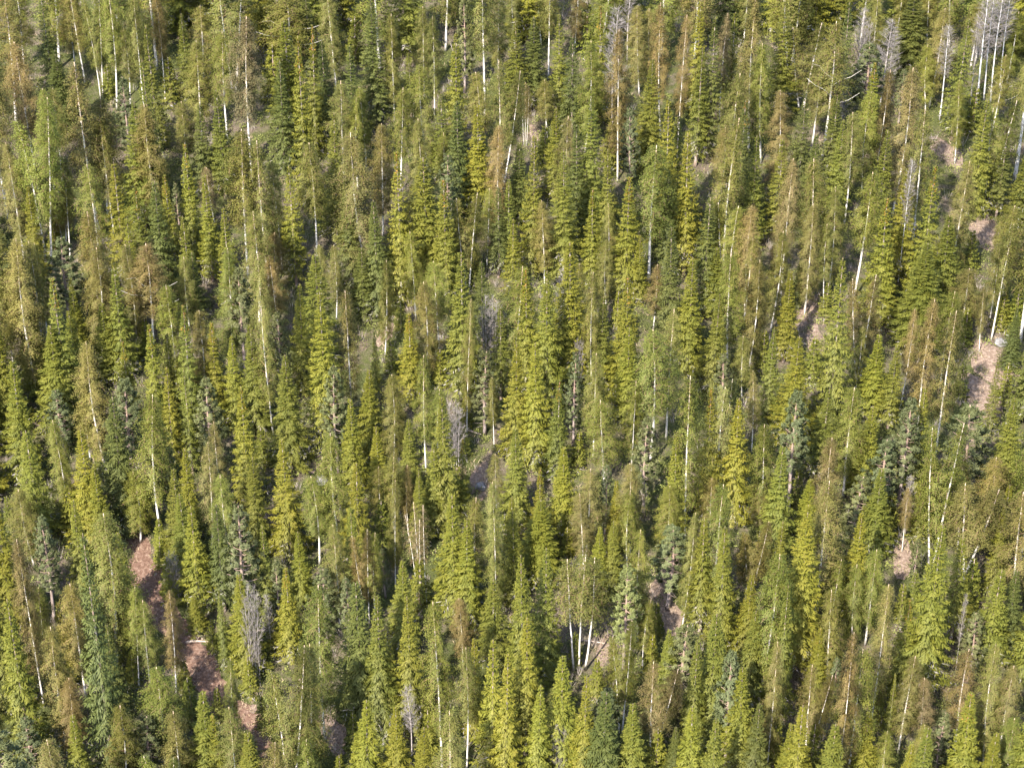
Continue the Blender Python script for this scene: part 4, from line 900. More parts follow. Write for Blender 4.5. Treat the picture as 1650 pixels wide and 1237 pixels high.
 ('B','B0',-4.16,-33.68,7.9,2.76,3.50,'r','short russet birch right of a large yellow-green spruce, low down, centre'),
 ('B','B3',-3.70,-43.37,12.6,2.85,0.64,'o','slim olive birch showing its white trunk below a russet birch, low down, centre'),
 ('S','S0',-8.17,-39.21,13.5,3.69,5.81,'y','tall slim yellow-green spruce above a grey leafless tree, low down, left of centre'),
 ('S','S2',-10.80,-39.27,13.8,4.43,3.57,'m','tall olive-green spruce right of a dark spruce, low down, left of centre'),
 ('S','S2',-10.00,-38.86,8.1,3.02,4.48,'m','short olive-green spruce left of a large yellow-green spruce, low down, left of centre'),
 ('S','S3',-1.53,-44.26,14.7,4.07,6.20,'y','tall slim yellow-green spruce, low down, centre, left one of two'),
 ('S','S2',-0.56,-46.37,15.5,4.03,5.32,'y','tall slim yellow-green spruce, along the bottom edge, centre'),
 ('S','S0',1.23,-40.55,12.9,4.16,4.05,'y','tall yellow-green spruce, low down, centre'),
 ('S','S0',2.01,-46.01,12.1,3.61,4.62,'y','yellow-green spruce left of the leafless grey shrubs, along the bottom edge, centre'),
 ('S','S3',-11.56,-45.88,10.2,4.37,0.62,'y','yellow-green spruce, along the bottom edge, left of centre'),
 ('S','S2',-9.16,-45.83,9.4,3.65,5.13,'y','yellow-green spruce left of a grey leafless tree, along the bottom edge, left of centre'),
 ('K','K1',-8.21,-42.21,7.3,2.27,5.21,'k','short grey leafless tree below a large yellow-green spruce, low down, left of centre'),
 ('S','S1',5.70,-45.99,12.6,3.36,2.86,'y','tall slim yellow-green spruce left of a dark spruce, along the bottom edge, centre'),
 ('P','P1',7.72,-42.10,7.6,3.03,3.10,'b','blue-grey pine above a dark spruce, low down, right of centre'),
 ('K','M0',3.85,-45.19,7.3,2.69,0.04,'k','grey leafless tree of several thin stems, along the bottom edge, centre'),
 ('S','S1',-3.07,-40.42,10.3,2.97,3.56,'y','slim yellow-green spruce, low down, centre'),
 ('B','B0',3.27,-40.90,6.2,2.46,4.66,'o','short broad olive birch with trunk mostly hidden, low down, centre'),
 ('S','S0',13.12,-44.46,6.2,2.49,2.15,'d','short dark green spruce, along the bottom edge, right of centre'),
 ('P','P1',-13.94,-32.13,8.2,2.31,2.35,'b','blue-grey pine with reddish trunk showing, low down, left of centre, right one of two'),
 ('B','B2',14.82,-28.74,12.1,2.28,5.12,'o','slim olive birch showing its white trunk, in the lower middle, right of centre'),
 ('S','S3',16.31,-29.24,12.1,3.88,4.92,'y','yellow-green spruce beside a bare litter patch, in the lower middle, right of centre'),
 ('S','S0',17.75,-31.85,13.6,3.57,1.65,'y','tall slim yellow-green spruce, low down, right of centre'),
 ('B','D0',20.62,-26.84,9.3,3.36,0.08,'t','brownish olive birch with two white stems, in the lower middle, right'),
 ('B','B1',22.39,-20.14,5.4,2.69,3.95,'t','short broad brownish olive birch with trunk mostly hidden, in the lower middle, right'),
 ('S','G0',24.29,-32.62,16.3,5.82,4.41,'y','tall yellow-green spruce, low down, right'),
 ('S','S3',23.06,-26.91,8.8,2.91,5.75,'m','short olive-green spruce left of a large yellow-green spruce, in the lower middle, right'),
 ('S','S1',29.57,-28.42,11.0,3.94,3.73,'y','yellow-green spruce below a blue-grey pine, in the lower middle, right'),
 ('P','P1',28.20,-27.53,7.7,2.59,5.66,'b','blue-grey pine right of a large yellow-green spruce, in the lower middle, right'),
 ('B','B4',27.17,-31.28,9.3,2.56,0.78,'g','fresh green birch right of a large yellow-green spruce, low down, right'),
 ('B','B0',30.44,-30.95,10.4,3.49,4.36,'g','fresh green birch showing its white trunk, low down, right'),
 ('B','B5',29.24,-31.92,9.6,3.06,5.47,'g','fresh green birch, low down, right'),
 ('B','B0',29.69,-39.60,16.2,3.01,3.70,'t','tall slim brownish olive birch showing its white trunk, low down, far right'),
 ('B','B3',35.01,-21.10,7.0,1.53,4.53,'r','short slim russet birch beside a bare litter patch, in the lower middle, far right'),
 ('S','G1',34.40,-35.78,16.9,5.54,3.84,'y','tall yellow-green spruce left of a grey leafless tree, low down, far right'),
 ('P','P1',35.41,-24.91,5.2,1.52,3.37,'b','short blue-grey pine with reddish trunk showing, in the lower middle, far right'),
 ('B','V0',40.06,-24.79,11.2,5.29,0.12,'t','broad brownish olive birch with forked white trunk, in the lower middle, far right'),
 ('S','S0',42.32,-25.61,9.6,2.65,0.27,'y','slim yellow-green spruce right of the forked white birch, in the lower middle, far right'),
 ('K','K1',37.76,-33.84,7.9,0.96,1.91,'k','slim grey leafless tree left of a blue-grey pine, low down, far right'),
 ('S','C2',32.62,-36.01,9.8,3.60,5.60,'y','yellow-green spruce with rusty cones at its tip, low down, far right'),
 ('S','S0',19.89,-36.46,9.8,3.81,6.01,'m','olive-green spruce right of a blue-grey pine, low down, right'),
 ('S','S2',22.24,-37.56,13.6,3.50,0.76,'m','tall slim olive-green spruce left of the forked white birch, low down, right'),
 ('S','S2',19.98,-32.10,8.7,3.37,1.62,'y','short yellow-green spruce, low down, right'),
 ('P','P0',17.51,-42.52,12.1,2.99,1.88,'b','tall slim blue-grey pine with reddish trunk showing, low down, right of centre'),
 ('S','S2',14.71,-41.55,11.9,3.45,3.24,'m','slim olive-green spruce right of a blue-grey pine, low down, right of centre'),
 ('S','S3',14.33,-45.94,10.2,3.90,2.92,'y','yellow-green spruce right of the forked white birch, along the bottom edge, right of centre'),
 ('B','B5',20.87,-42.69,13.2,2.65,1.36,'t','slim brownish olive birch showing its white trunk right of a dark spruce, low down, right'),
 ('B','V0',24.03,-42.86,11.1,3.02,-0.11,'t','brownish olive birch with forked white trunk left of a russet birch, low down, right'),
 ('S','S1',22.11,-45.23,8.1,2.73,2.87,'y','short yellow-green spruce right of a dark spruce, along the bottom edge, right'),
 ('S','C0',25.43,-36.59,8.2,3.08,2.22,'y','short yellow-green spruce with rusty cones at its tip, low down, right'),
 ('B','B5',25.64,-47.07,18.6,3.02,2.67,'r','tall slim russet birch showing its white trunk, low down, right'),
 ('B','B1',26.99,-45.34,15.5,4.27,1.24,'g','tall fresh green birch showing its white trunk right of a russet birch, low down, right'),
 ('S','S3',30.87,-41.20,8.3,1.54,1.07,'y','short slim yellow-green spruce, low down, far right'),
 ('S','S3',28.14,-45.32,8.9,4.22,5.87,'y','short broad yellow-green spruce right of a russet birch, along the bottom edge, right'),
 ('B','B0',31.81,-41.49,10.0,3.21,0.91,'t','brownish olive birch showing its white trunk left of a blue-grey pine, low down, far right'),
 ('B','B4',33.71,-40.91,7.6,2.75,3.10,'k','short grey-brown birch left of a blue-grey pine, low down, far right'),
 ('B','B4',36.40,-41.77,10.5,3.71,1.51,'r','russet birch showing its white trunk left of a blue-grey pine, low down, far right'),
 ('S','C0',35.71,-47.13,12.6,4.91,2.64,'y','tall yellow-green spruce with rusty cones at its tip, along the bottom edge, far right'),
 ('P','P2',34.17,-44.66,8.1,2.45,5.25,'b','blue-grey pine with reddish trunk showing, along the bottom edge, far right'),
 ('P','P2',38.64,-34.96,7.3,2.97,3.87,'b','short blue-grey pine with reddish trunk showing, low down, far right'),
 ('B','B2',38.53,-43.15,12.9,3.18,2.67,'o','slim olive birch showing its white trunk right of a russet birch, low down, far right'),
 ('B','B3',39.89,-42.49,10.5,3.22,3.95,'t','brownish olive birch, low down, far right'),
 ('B','B0',39.75,-45.33,8.3,3.71,4.33,'g','short broad fresh green birch, along the bottom edge, far right'),
 ('P','P1',26.72,-37.31,6.0,1.68,2.11,'b','short blue-grey pine left of a russet birch, low down, right'),
 ('B','B5',32.35,-45.23,7.5,3.20,1.79,'o','short broad olive birch with trunk mostly hidden, along the bottom edge, far right'),
 ('B','B1',29.84,-45.69,7.5,2.45,4.00,'g','short fresh green birch, along the bottom edge, far right'),
 ('B','B4',43.42,-29.28,14.1,4.90,1.71,'t','tall brownish olive birch showing its white trunk, in the lower middle, far right'),
 ('S','S2',49.64,-3.77,11.4,5.76,2.54,'d','broad dark green spruce, at middle height, far right'),
 ('S','S0',-48.15,-5.11,12.3,5.00,4.01,'y','yellow-green spruce, at middle height, far left'),
 ('S','S2',-11.97,53.12,15.1,7.16,1.00,'m','tall broad olive-green spruce, along the top edge, left of centre'),
 ('B','B4',-41.46,-46.08,12.5,3.35,1.40,'o','olive birch with trunk mostly hidden above a blue-grey pine, along the bottom edge, far left'),
 ('B','B5',-4.39,-50.23,14.3,3.73,0.13,'o','tall olive birch, along the bottom edge, centre'),
 ('S','S1',39.13,58.70,10.4,4.54,4.79,'m','short broad olive-green spruce left of a grey leafless tree, along the top edge, right'),
 ('B','B1',-53.44,23.47,17.2,5.64,3.42,'t','tall brownish olive birch showing its white trunk, high up, far left, left one of two'),
 ('B','B2',10.21,52.54,13.8,5.09,5.13,'g','fresh green birch above a grey leafless tree, along the top edge, right of centre'),
 ('B','B1',50.72,5.71,17.2,5.41,1.75,'o','tall olive birch showing its white trunk, in the upper middle, far right'),
 ('S','S1',-43.50,-29.10,13.8,5.44,1.66,'y','tall yellow-green spruce left of a russet birch, in the lower middle, far left'),
 ('S','S2',-54.38,17.56,9.1,4.06,2.45,'m','short broad olive-green spruce, in the upper middle, far left'),
 ('S','S0',59.35,52.61,14.1,7.46,0.62,'y','broad yellow-green spruce above a pale leafless tree, along the top edge, far right'),
 ('S','S0',40.86,-46.76,12.7,4.40,2.31,'m','tall olive-green spruce, along the bottom edge, far right'),
 ('S','S1',19.49,-45.28,10.2,3.59,3.81,'d','dark green spruce, along the bottom edge, right'),
 ('S','S2',43.71,-34.80,12.0,5.11,2.80,'m','olive-green spruce below a dark spruce, low down, far right'),
 ('S','S3',40.23,-33.74,10.4,4.79,5.90,'m','broad olive-green spruce left of a dark spruce, low down, far right'),
 ('B','B4',-55.67,39.59,15.8,6.42,5.90,'t','tall broad brownish olive birch showing its white trunk, along the top edge, far left'),
 ('B','B5',45.65,-21.70,16.8,5.42,4.49,'g','tall fresh green birch, in the lower middle, far right'),
 ('S','S1',-36.39,57.88,10.7,5.09,6.24,'m','short broad olive-green spruce, along the top edge, left'),
 ('S','S2',31.32,58.26,10.8,6.18,0.87,'y','short broad yellow-green spruce, along the top edge, right'),
 ('B','B0',21.32,51.44,15.3,6.04,3.88,'t','broad brownish olive birch right of a russet birch, along the top edge, right of centre'),
 ('S','S3',37.89,-30.61,10.7,3.96,4.72,'m','olive-green spruce above a grey leafless tree, low down, far right'),
 ('S','S1',-48.58,-13.66,10.4,4.26,5.01,'y','yellow-green spruce, in the lower middle, far left'),
 ('S','S0',35.93,57.26,13.8,6.48,4.77,'y','broad yellow-green spruce left of a white-limbed birch, along the top edge, right'),
 ('B','B0',17.48,51.82,15.1,5.90,1.07,'g','broad fresh green birch above a russet birch, along the top edge, right of centre'),
 ('S','S3',-6.40,58.18,10.4,5.32,2.84,'m','short broad olive-green spruce above a blue-grey pine, along the top edge, centre'),
 ('S','S1',9.54,-45.91,10.0,4.04,5.06,'m','olive-green spruce right of a dark spruce, along the bottom edge, right of centre'),
 ('B','B5',51.22,53.09,12.8,5.55,4.47,'g','broad fresh green birch above a pale leafless tree, along the top edge, far right'),
 ('S','S2',-29.24,53.06,15.0,8.03,0.82,'y','tall broad yellow-green spruce left of a white-limbed birch, along the top edge, left'),
 ('B','D1',-50.08,-4.40,13.7,4.98,0.71,'o','olive birch with two white stems, at middle height, far left'),
 ('S','S2',-42.09,-37.16,13.7,5.24,2.82,'m','tall olive-green spruce left of a large yellow-green spruce, low down, far left'),
 ('B','B1',-54.68,19.36,12.0,4.65,2.36,'o','broad olive birch with trunk mostly hidden, in the upper middle, far left'),
 ('B','B4',-15.24,48.64,16.4,6.48,0.95,'g','tall broad fresh green birch showing its white trunk, along the top edge, left of centre'),
 ('B','B1',-56.72,33.57,16.3,5.97,0.47,'o','tall olive birch with trunk mostly hidden left of a russet birch, high up, far left'),
 ('S','S2',-12.45,-38.21,14.0,6.29,4.77,'d','tall broad dark green spruce beside a bare litter patch, low down, left of centre'),
 ('P','P1',-38.63,-52.51,13.8,6.86,1.14,'b','tall broad blue-grey pine left of a large yellow-green spruce, along the bottom edge, far left'),
 ('S','S0',-13.22,-9.57,10.1,4.13,5.27,'y','yellow-green spruce, at middle height, left of centre, right one of two'),
 ('S','S0',-42.86,-36.96,14.1,5.45,1.18,'d','tall dark green spruce left of a large yellow-green spruce, low down, far left'),
 ('S','S0',-39.06,56.25,12.8,7.02,5.75,'y','broad yellow-green spruce right of a russet birch, along the top edge, left'),
 ('B','B4',-41.08,49.06,15.3,6.21,0.25,'g','broad fresh green birch showing its white trunk, along the top edge, left'),
 ('P','P1',-44.36,8.26,9.9,4.68,5.98,'b','blue-grey pine with reddish trunk showing, in the upper middle, far left'),
 ('S','S0',-6.97,-48.14,10.0,3.94,5.00,'y','yellow-green spruce right of a grey leafless tree, along the bottom edge, left of centre'),
 ('S','S1',-9.30,-31.68,9.6,3.77,4.15,'m','olive-green spruce left of a large yellow-green spruce, low down, left of centre'),
 ('B','B5',-52.60,49.99,16.9,7.01,2.64,'g','tall broad fresh green birch showing its white trunk, along the top edge, far left'),
 ('B','B0',-35.99,-35.98,12.4,3.98,4.86,'t','brownish olive birch showing its white trunk left of a dark spruce, low down, far left'),
 ('B','B0',-49.64,0.58,17.5,6.76,0.88,'o','tall broad olive birch with trunk mostly hidden, in the upper middle, far left'),
 ('B','B1',-18.30,-50.52,11.4,3.22,3.99,'t','brownish olive birch with trunk mostly hidden, along the bottom edge, left'),
 ('B','B4',-7.83,54.07,13.6,5.09,0.35,'o','olive birch showing its white trunk left of a blue-grey pine, along the top edge, centre'),
 ('S','S2',25.44,56.52,13.1,6.43,5.62,'d','broad dark green spruce, along the top edge, right of centre'),
 ('S','S2',-22.98,54.00,12.8,7.00,1.90,'m','broad olive-green spruce right of a white-limbed birch, along the top edge, left of centre'),
 ('B','D1',-31.54,45.19,17.8,6.16,0.84,'o','tall olive birch with two white stems, along the top edge, left'),
 ('S','S2',15.80,-48.16,11.8,3.94,1.98,'m','olive-green spruce left of a blue-grey pine, along the bottom edge, right of centre'),
 ('B','B0',53.71,50.21,15.5,5.77,3.87,'g','fresh green birch above a pale leafless tree, along the top edge, far right'),
 ('S','S1',-5.04,-28.15,13.1,4.72,1.08,'y','tall yellow-green spruce right of the four-stemmed birch clump, in the lower middle, centre'),
 ('B','B1',41.09,54.89,14.4,4.86,2.13,'g','fresh green birch above a grey leafless tree, along the top edge, right'),
 ('S','S0',-35.34,-17.09,14.3,5.53,4.08,'d','tall dark green spruce beside the brown path, in the lower middle, far left'),
 ('S','S3',41.63,-45.68,11.6,4.76,0.09,'d','dark green spruce, along the bottom edge, far right'),
 ('P','P1',-25.95,56.88,12.3,7.41,4.65,'b','broad blue-grey pine above a white-limbed birch, along the top edge, left'),
 ('S','S0',42.03,-32.37,9.2,3.69,2.60,'d','short dark green spruce, low down, far right'),
 ('S','S3',-1.63,-33.65,9.5,4.24,4.32,'m','broad olive-green spruce right of a russet birch, low down, centre'),
 ('S','S2',-38.83,23.44,13.9,6.90,2.93,'m','broad olive-green spruce right of a blue-grey pine, high up, far left'),
 ('B','B5',-15.41,-50.21,11.0,3.44,4.75,'g','fresh green birch, along the bottom edge, left of centre'),
 ('B','B2',-34.05,-53.90,14.5,4.44,4.88,'t','tall brownish olive birch with trunk mostly hidden, along the bottom edge, far left'),
 ('S','S2',-19.89,58.28,11.8,6.16,1.52,'y','broad yellow-green spruce, along the top edge, left of centre'),
 ('B','B5',10.89,-30.36,12.2,3.35,5.44,'g','fresh green birch, in the lower middle, right of centre, right one of two'),
 ('S','S2',30.98,-48.48,9.3,3.40,4.74,'y','short yellow-green spruce left of a blue-grey pine, along the bottom edge, far right'),
 ('B','D1',-26.88,-51.12,11.6,3.74,3.36,'g','fresh green birch with two white stems below a blue-grey pine, along the bottom edge, left'),
 ('S','S1',-20.35,-48.53,10.4,4.50,5.26,'m','broad olive-green spruce beside the brown path, along the bottom edge, left'),
 ('S','S1',-24.38,-45.81,10.9,4.78,0.90,'m','broad olive-green spruce, along the bottom edge, left'),
 ('B','B0',-14.96,-29.19,10.8,3.16,2.74,'o','olive birch left of a russet birch, in the lower middle, left of centre'),
 ('S','S0',-22.43,-33.50,10.4,4.04,2.79,'y','yellow-green spruce beside the brown path, low down, left'),
 ('S','S2',-24.24,-5.71,11.7,4.65,1.43,'m','olive-green spruce left of a blue-grey pine, at middle height, left'),
 ('S','S0',53.47,22.62,9.7,3.85,5.79,'m','short olive-green spruce beside a bare litter patch, in the upper middle, far right'),
 ('B','B5',-14.81,14.60,17.3,6.58,5.74,'t','tall broad brownish olive birch showing its white trunk, in the upper middle, left of centre'),
 ('S','S1',7.21,-46.66,11.7,5.21,3.30,'d','broad dark green spruce, along the bottom edge, right of centre'),
 ('S','S0',16.34,-39.91,13.0,5.21,1.14,'m','tall olive-green spruce left of a blue-grey pine, low down, right of centre'),
 ('B','B5',-44.80,49.54,17.5,6.78,0.83,'g','tall broad fresh green birch left of a russet birch, along the top edge, far left'),
 ('B','B2',-15.26,-21.55,13.6,3.96,2.35,'g','fresh green birch, in the lower middle, left of centre'),
 ('S','S0',-43.23,-5.12,11.5,5.58,0.85,'m','broad olive-green spruce above a blue-grey pine, at middle height, far left'),
 ('S','S2',39.50,14.60,12.1,4.81,2.89,'y','yellow-green spruce below a pale leafless tree, in the upper middle, far right'),
 ('S','S1',37.42,-48.21,10.0,3.88,1.01,'y','yellow-green spruce, along the bottom edge, far right'),
 ('S','S1',-50.04,-7.58,11.6,4.92,0.57,'m','olive-green spruce left of a large yellow-green spruce, at middle height, far left'),
 ('B','B1',-12.05,27.87,12.0,3.77,1.48,'g','fresh green birch showing its white trunk, high up, left of centre, left one of two'),
 ('S','S0',24.86,-48.45,11.6,4.95,1.38,'m','broad olive-green spruce right of the forked white birch, along the bottom edge, right'),
 ('S','S0',13.41,59.13,13.3,6.62,4.74,'y','broad yellow-green spruce above a grey leafless tree, along the top edge, right of centre'),
 ('S','S3',35.83,-5.99,9.0,3.40,0.59,'m','short olive-green spruce left of a blue-grey pine, at middle height, far right'),
 ('S','S0',46.78,57.07,11.5,6.38,0.62,'m','broad olive-green spruce above a dark spruce, along the top edge, far right'),
 ('S','S1',0.66,22.06,9.5,4.55,0.32,'d','short broad dark green spruce right of a russet birch, in the upper middle, centre'),
 ('B','B1',-2.86,-27.11,11.9,3.77,3.15,'o','olive birch right of a large yellow-green spruce, in the lower middle, centre'),
 ('P','P2',45.95,-29.08,12.1,6.27,1.39,'b','tall broad blue-grey pine right of a dark spruce, low down, far right'),
 ('S','S2',3.98,-44.39,13.1,5.26,2.82,'y','tall yellow-green spruce above the leafless grey shrubs, low down, centre'),
 ('S','S1',31.59,-49.90,12.6,4.43,4.37,'m','olive-green spruce left of a blue-grey pine, along the bottom edge, far right'),
 ('S','S3',22.47,-47.04,12.1,4.01,2.61,'y','yellow-green spruce left of the forked white birch, along the bottom edge, right'),
 ('B','B2',-33.95,-32.56,15.9,5.54,5.36,'o','tall olive birch showing its white trunk, in the lower middle, far left'),
 ('B','B5',20.82,-36.18,15.2,4.87,3.09,'g','tall fresh green birch showing its white trunk, low down, right'),
 ('B','B2',-8.97,30.20,13.3,4.40,3.25,'g','fresh green birch showing its white trunk, high up, left of centre, right one of two'),
 ('B','B5',-32.49,-1.73,12.6,4.36,3.57,'g','fresh green birch right of a white-limbed birch, at middle height, left'),
 ('S','S3',-25.27,-26.61,11.2,3.93,0.51,'d','dark green spruce left of a blue-grey pine, in the lower middle, left'),
 ('B','D1',51.41,27.41,12.9,5.17,0.52,'g','broad fresh green birch with two white stems, high up, far right'),
 ('S','S0',43.22,9.34,11.1,5.33,1.42,'m','broad olive-green spruce, in the upper middle, far right'),
 ('S','S1',23.34,-22.08,11.9,4.23,4.42,'m','olive-green spruce beside a bare litter patch, in the lower middle, right'),
 ('S','S3',-28.69,-23.67,9.6,4.15,3.04,'m','broad olive-green spruce beside the brown path, in the lower middle, left'),
 ('S','S0',-8.72,13.19,14.7,7.56,2.64,'m','tall broad olive-green spruce left of a blue-grey pine, in the upper middle, left of centre'),
 ('B','B4',-0.19,-0.83,13.3,4.99,5.33,'g','fresh green birch showing its white trunk, in the upper middle, centre'),
 ('B','B4',-42.23,14.34,13.6,4.84,4.30,'g','fresh green birch showing its white trunk, in the upper middle, far left'),
 ('B','B0',26.24,-29.38,15.4,4.89,1.41,'t','tall brownish olive birch showing its white trunk, in the lower middle, right'),
 ('P','P2',40.50,-17.46,12.9,6.60,3.86,'b','tall broad blue-grey pine with reddish trunk showing, at middle height, far right'),
 ('S','S1',32.07,-22.12,9.5,4.17,1.06,'m','broad olive-green spruce beside a bare litter patch, in the lower middle, right'),
 ('B','B2',47.48,43.60,11.9,4.60,4.40,'t','broad brownish olive birch showing its white trunk, high up, far right'),
 ('B','D1',32.20,51.15,16.2,5.97,3.84,'o','tall olive birch with two white stems, along the top edge, right'),
 ('B','B0',26.59,-35.89,11.1,3.35,0.96,'o','olive birch showing its white trunk right of a large yellow-green spruce, low down, right'),
 ('B','D1',18.51,-16.73,15.3,4.63,4.42,'o','tall olive birch with two white stems, at middle height, right of centre'),
 ('S','S2',15.38,2.15,14.4,5.31,4.14,'d','tall dark green spruce, in the upper middle, right of centre'),
 ('S','S2',-5.97,-18.05,13.8,5.18,4.40,'m','tall olive-green spruce below the leafless grey shrubs, in the lower middle, centre'),
 ('S','S1',5.64,-0.36,14.5,5.77,0.83,'y','tall yellow-green spruce right of a grey leafless tree, in the upper middle, centre'),
 ('S','S1',1.88,55.42,14.5,6.76,1.20,'y','broad yellow-green spruce above a dark spruce, along the top edge, centre'),
 ('S','S2',18.40,-43.40,11.6,4.60,2.14,'y','yellow-green spruce left of a dark spruce, along the bottom edge, right'),
 ('S','S2',-9.22,-15.13,9.3,3.92,3.92,'m','short olive-green spruce, in the lower middle, left of centre'),
 ('S','S0',-46.25,0.07,9.1,4.57,1.46,'y','short broad yellow-green spruce left of a blue-grey pine, at middle height, far left'),
 ('B','B5',-29.72,-3.57,11.7,4.11,2.57,'t','brownish olive birch above a blue-grey pine, at middle height, left'),
 ('S','S3',54.98,22.39,13.7,6.59,4.44,'d','broad dark green spruce, in the upper middle, far right'),
 ('P','P2',14.11,-37.41,9.2,4.50,0.69,'b','broad blue-grey pine with reddish trunk showing, low down, right of centre'),
 ('S','S1',-24.46,37.34,13.3,6.34,5.60,'y','broad yellow-green spruce below a white-limbed birch, high up, left'),
 ('B','B0',17.50,-28.61,14.2,4.09,6.20,'g','tall fresh green birch, in the lower middle, right of centre'),
 ('S','S2',-29.46,-22.50,11.0,4.21,5.06,'m','olive-green spruce beside the brown path, in the lower middle, left'),
 ('S','S3',-19.00,3.70,12.2,6.04,1.61,'m','broad olive-green spruce, in the upper middle, left of centre'),
 ('B','B4',-25.53,8.73,13.0,4.99,5.34,'o','broad olive birch left of a russet birch, in the upper middle, left'),
 ('B','B0',-21.82,-48.19,12.0,3.55,2.67,'o','olive birch beside the brown path, along the bottom edge, left'),
 ('P','P1',39.01,39.50,10.1,5.23,2.12,'b','broad blue-grey pine with reddish trunk showing below the leafless grey shrubs, high up, right'),
 ('B','D1',21.45,9.65,13.7,4.59,5.50,'g','fresh green birch with two white stems, in the upper middle, right of centre'),
 ('P','P1',13.66,-26.79,8.8,4.57,2.20,'b','broad blue-grey pine with reddish trunk showing, in the lower middle, right of centre'),
 ('S','S1',34.50,29.82,9.9,4.21,5.16,'d','short dark green spruce below a grey leafless tree, high up, right'),
 ('Y','Y0',47.30,16.12,4.6,2.67,3.54,'m','broad olive-green young spruce, in the upper middle, far right'),
 ('Y','Y1',-22.11,-35.68,3.7,1.88,5.34,'y','yellow-green young spruce beside the brown path, low down, left'),
 ('Y','Y1',29.29,0.28,4.6,2.49,4.16,'m','olive-green young spruce, at middle height, right'),
 ('Y','Y1',-7.99,-27.85,6.2,2.70,6.06,'m','tall slim olive-green young spruce below the four-stemmed birch clump, low down, left of centre'),
 ('Y','Y1',7.15,-35.90,4.2,1.83,2.08,'m','slim olive-green young spruce above a dark spruce, low down, right of centre'),
 ('Y','Y0',-11.81,1.94,3.7,1.96,2.14,'y','small yellow-green young spruce, at middle height, left of centre'),
 ('Y','Y1',11.65,-43.84,5.3,2.63,0.63,'y','tall yellow-green young spruce below the forked white birch, along the bottom edge, right of centre'),
 ('Y','Y1',-27.72,-34.93,3.3,1.59,0.51,'m','small olive-green young spruce beside the brown path, low down, left'),
 ('Y','Y0',-31.71,-19.80,3.5,1.81,5.71,'y','small yellow-green young spruce, in the lower middle, left, right one of two'),
 ('Y','Y0',10.46,6.13,4.2,1.88,0.34,'y','slim yellow-green young spruce, in the upper middle, right of centre'),
 ('Y','Y1',-13.93,-44.50,3.5,1.67,0.52,'y','small yellow-green young spruce, along the bottom edge, left of centre'),
 ('Y','Y0',6.20,-10.99,4.0,2.09,4.13,'y','yellow-green young spruce below a blue-grey pine, in the lower middle, centre'),
 ('Y','Y0',5.36,-32.92,3.7,1.56,6.15,'y','slim yellow-green young spruce beside a bare litter patch, low down, centre'),
 ('Y','Y1',-13.04,-41.29,4.2,1.80,4.46,'y','slim yellow-green young spruce beside a bare litter patch, along the bottom edge, left of centre'),
 ('Y','Y0',-24.46,-38.40,3.7,1.79,3.56,'m','olive-green young spruce beside the brown path, low down, left, right one of two'),
 ('Y','Y1',21.44,-41.96,5.1,2.08,2.79,'y','tall slim yellow-green young spruce right of a dark spruce, along the bottom edge, right'),
 ('Y','Y1',-26.70,-38.34,4.8,2.12,1.14,'m','olive-green young spruce beside the brown path, low down, left, left one of two'),
 ('Y','Y1',48.98,7.36,4.1,2.17,3.69,'y','yellow-green young spruce, in the upper middle, far right'),
 ('Y','Y0',25.86,-16.61,4.6,2.24,5.44,'m','olive-green young spruce left of a russet birch, in the lower middle, right'),
 ('Y','Y0',-18.18,50.71,5.5,3.21,6.25,'y','broad yellow-green young spruce left of a dark spruce, along the top edge, left of centre'),
 ('Y','Y0',-11.12,7.46,3.7,1.83,4.57,'m','small olive-green young spruce beside a bare litter patch, at middle height, left of centre'),
 ('Y','Y1',50.42,7.44,4.7,2.74,3.54,'y','broad yellow-green young spruce, in the upper middle, far right'),
 ('Y','Y0',43.41,-1.95,4.0,1.95,5.43,'m','olive-green young spruce beside a bare litter patch, at middle height, far right'),
 ('Y','Y1',-20.70,-39.16,3.7,1.50,2.48,'m','slim olive-green young spruce beside the brown path, low down, left'),
 ('Y','Y0',-38.59,43.01,5.9,3.19,3.96,'m','tall broad olive-green young spruce right of a russet birch, high up, left'),
 ('Y','Y0',-32.18,-34.24,3.5,1.74,4.69,'y','small yellow-green young spruce right of a dark spruce, low down, far left'),
 ('Y','Y1',39.73,-28.06,6.1,2.65,1.88,'y','tall slim yellow-green young spruce right of a grey leafless tree, low down, far right'),
 ('Y','Y0',-4.41,-5.58,4.0,1.76,2.66,'y','slim yellow-green young spruce right of the leafless grey shrubs, at middle height, centre'),
 ('Y','Y1',3.65,33.18,4.8,2.55,3.64,'y','yellow-green young spruce right of a three-stemmed birch, high up, centre'),
 ('Y','Y1',-23.36,-10.11,4.2,2.09,1.98,'m','olive-green young spruce, at middle height, left'),
 ('Y','Y1',-40.07,-17.47,5.8,3.00,3.67,'y','tall yellow-green young spruce right of a blue-grey pine, in the lower middle, far left'),
 ('Y','Y1',30.42,-38.63,3.8,1.70,1.49,'y','yellow-green young spruce right of a russet birch, low down, far right'),
 ('Y','Y1',10.89,32.64,5.7,3.31,2.07,'m','tall broad olive-green young spruce left of a blue-grey pine, high up, right of centre'),
 ('Y','Y0',-45.93,44.78,4.1,2.36,6.01,'y','small broad yellow-green young spruce left of a blue-grey pine, high up, far left'),
 ('Y','Y1',-36.25,4.40,4.4,2.08,1.94,'y','yellow-green young spruce below a white-limbed birch, at middle height, far left'),
 ('Y','Y1',-45.95,-17.01,3.4,1.48,3.81,'m','small slim olive-green young spruce, in the lower middle, far left'),
 ('Y','Y0',11.94,-33.37,4.3,2.16,3.65,'y','yellow-green young spruce left of the forked white birch, low down, right of centre'),
 ('Y','Y1',-31.42,-21.97,3.5,1.63,2.93,'y','small yellow-green young spruce, in the lower middle, left, left one of two'),
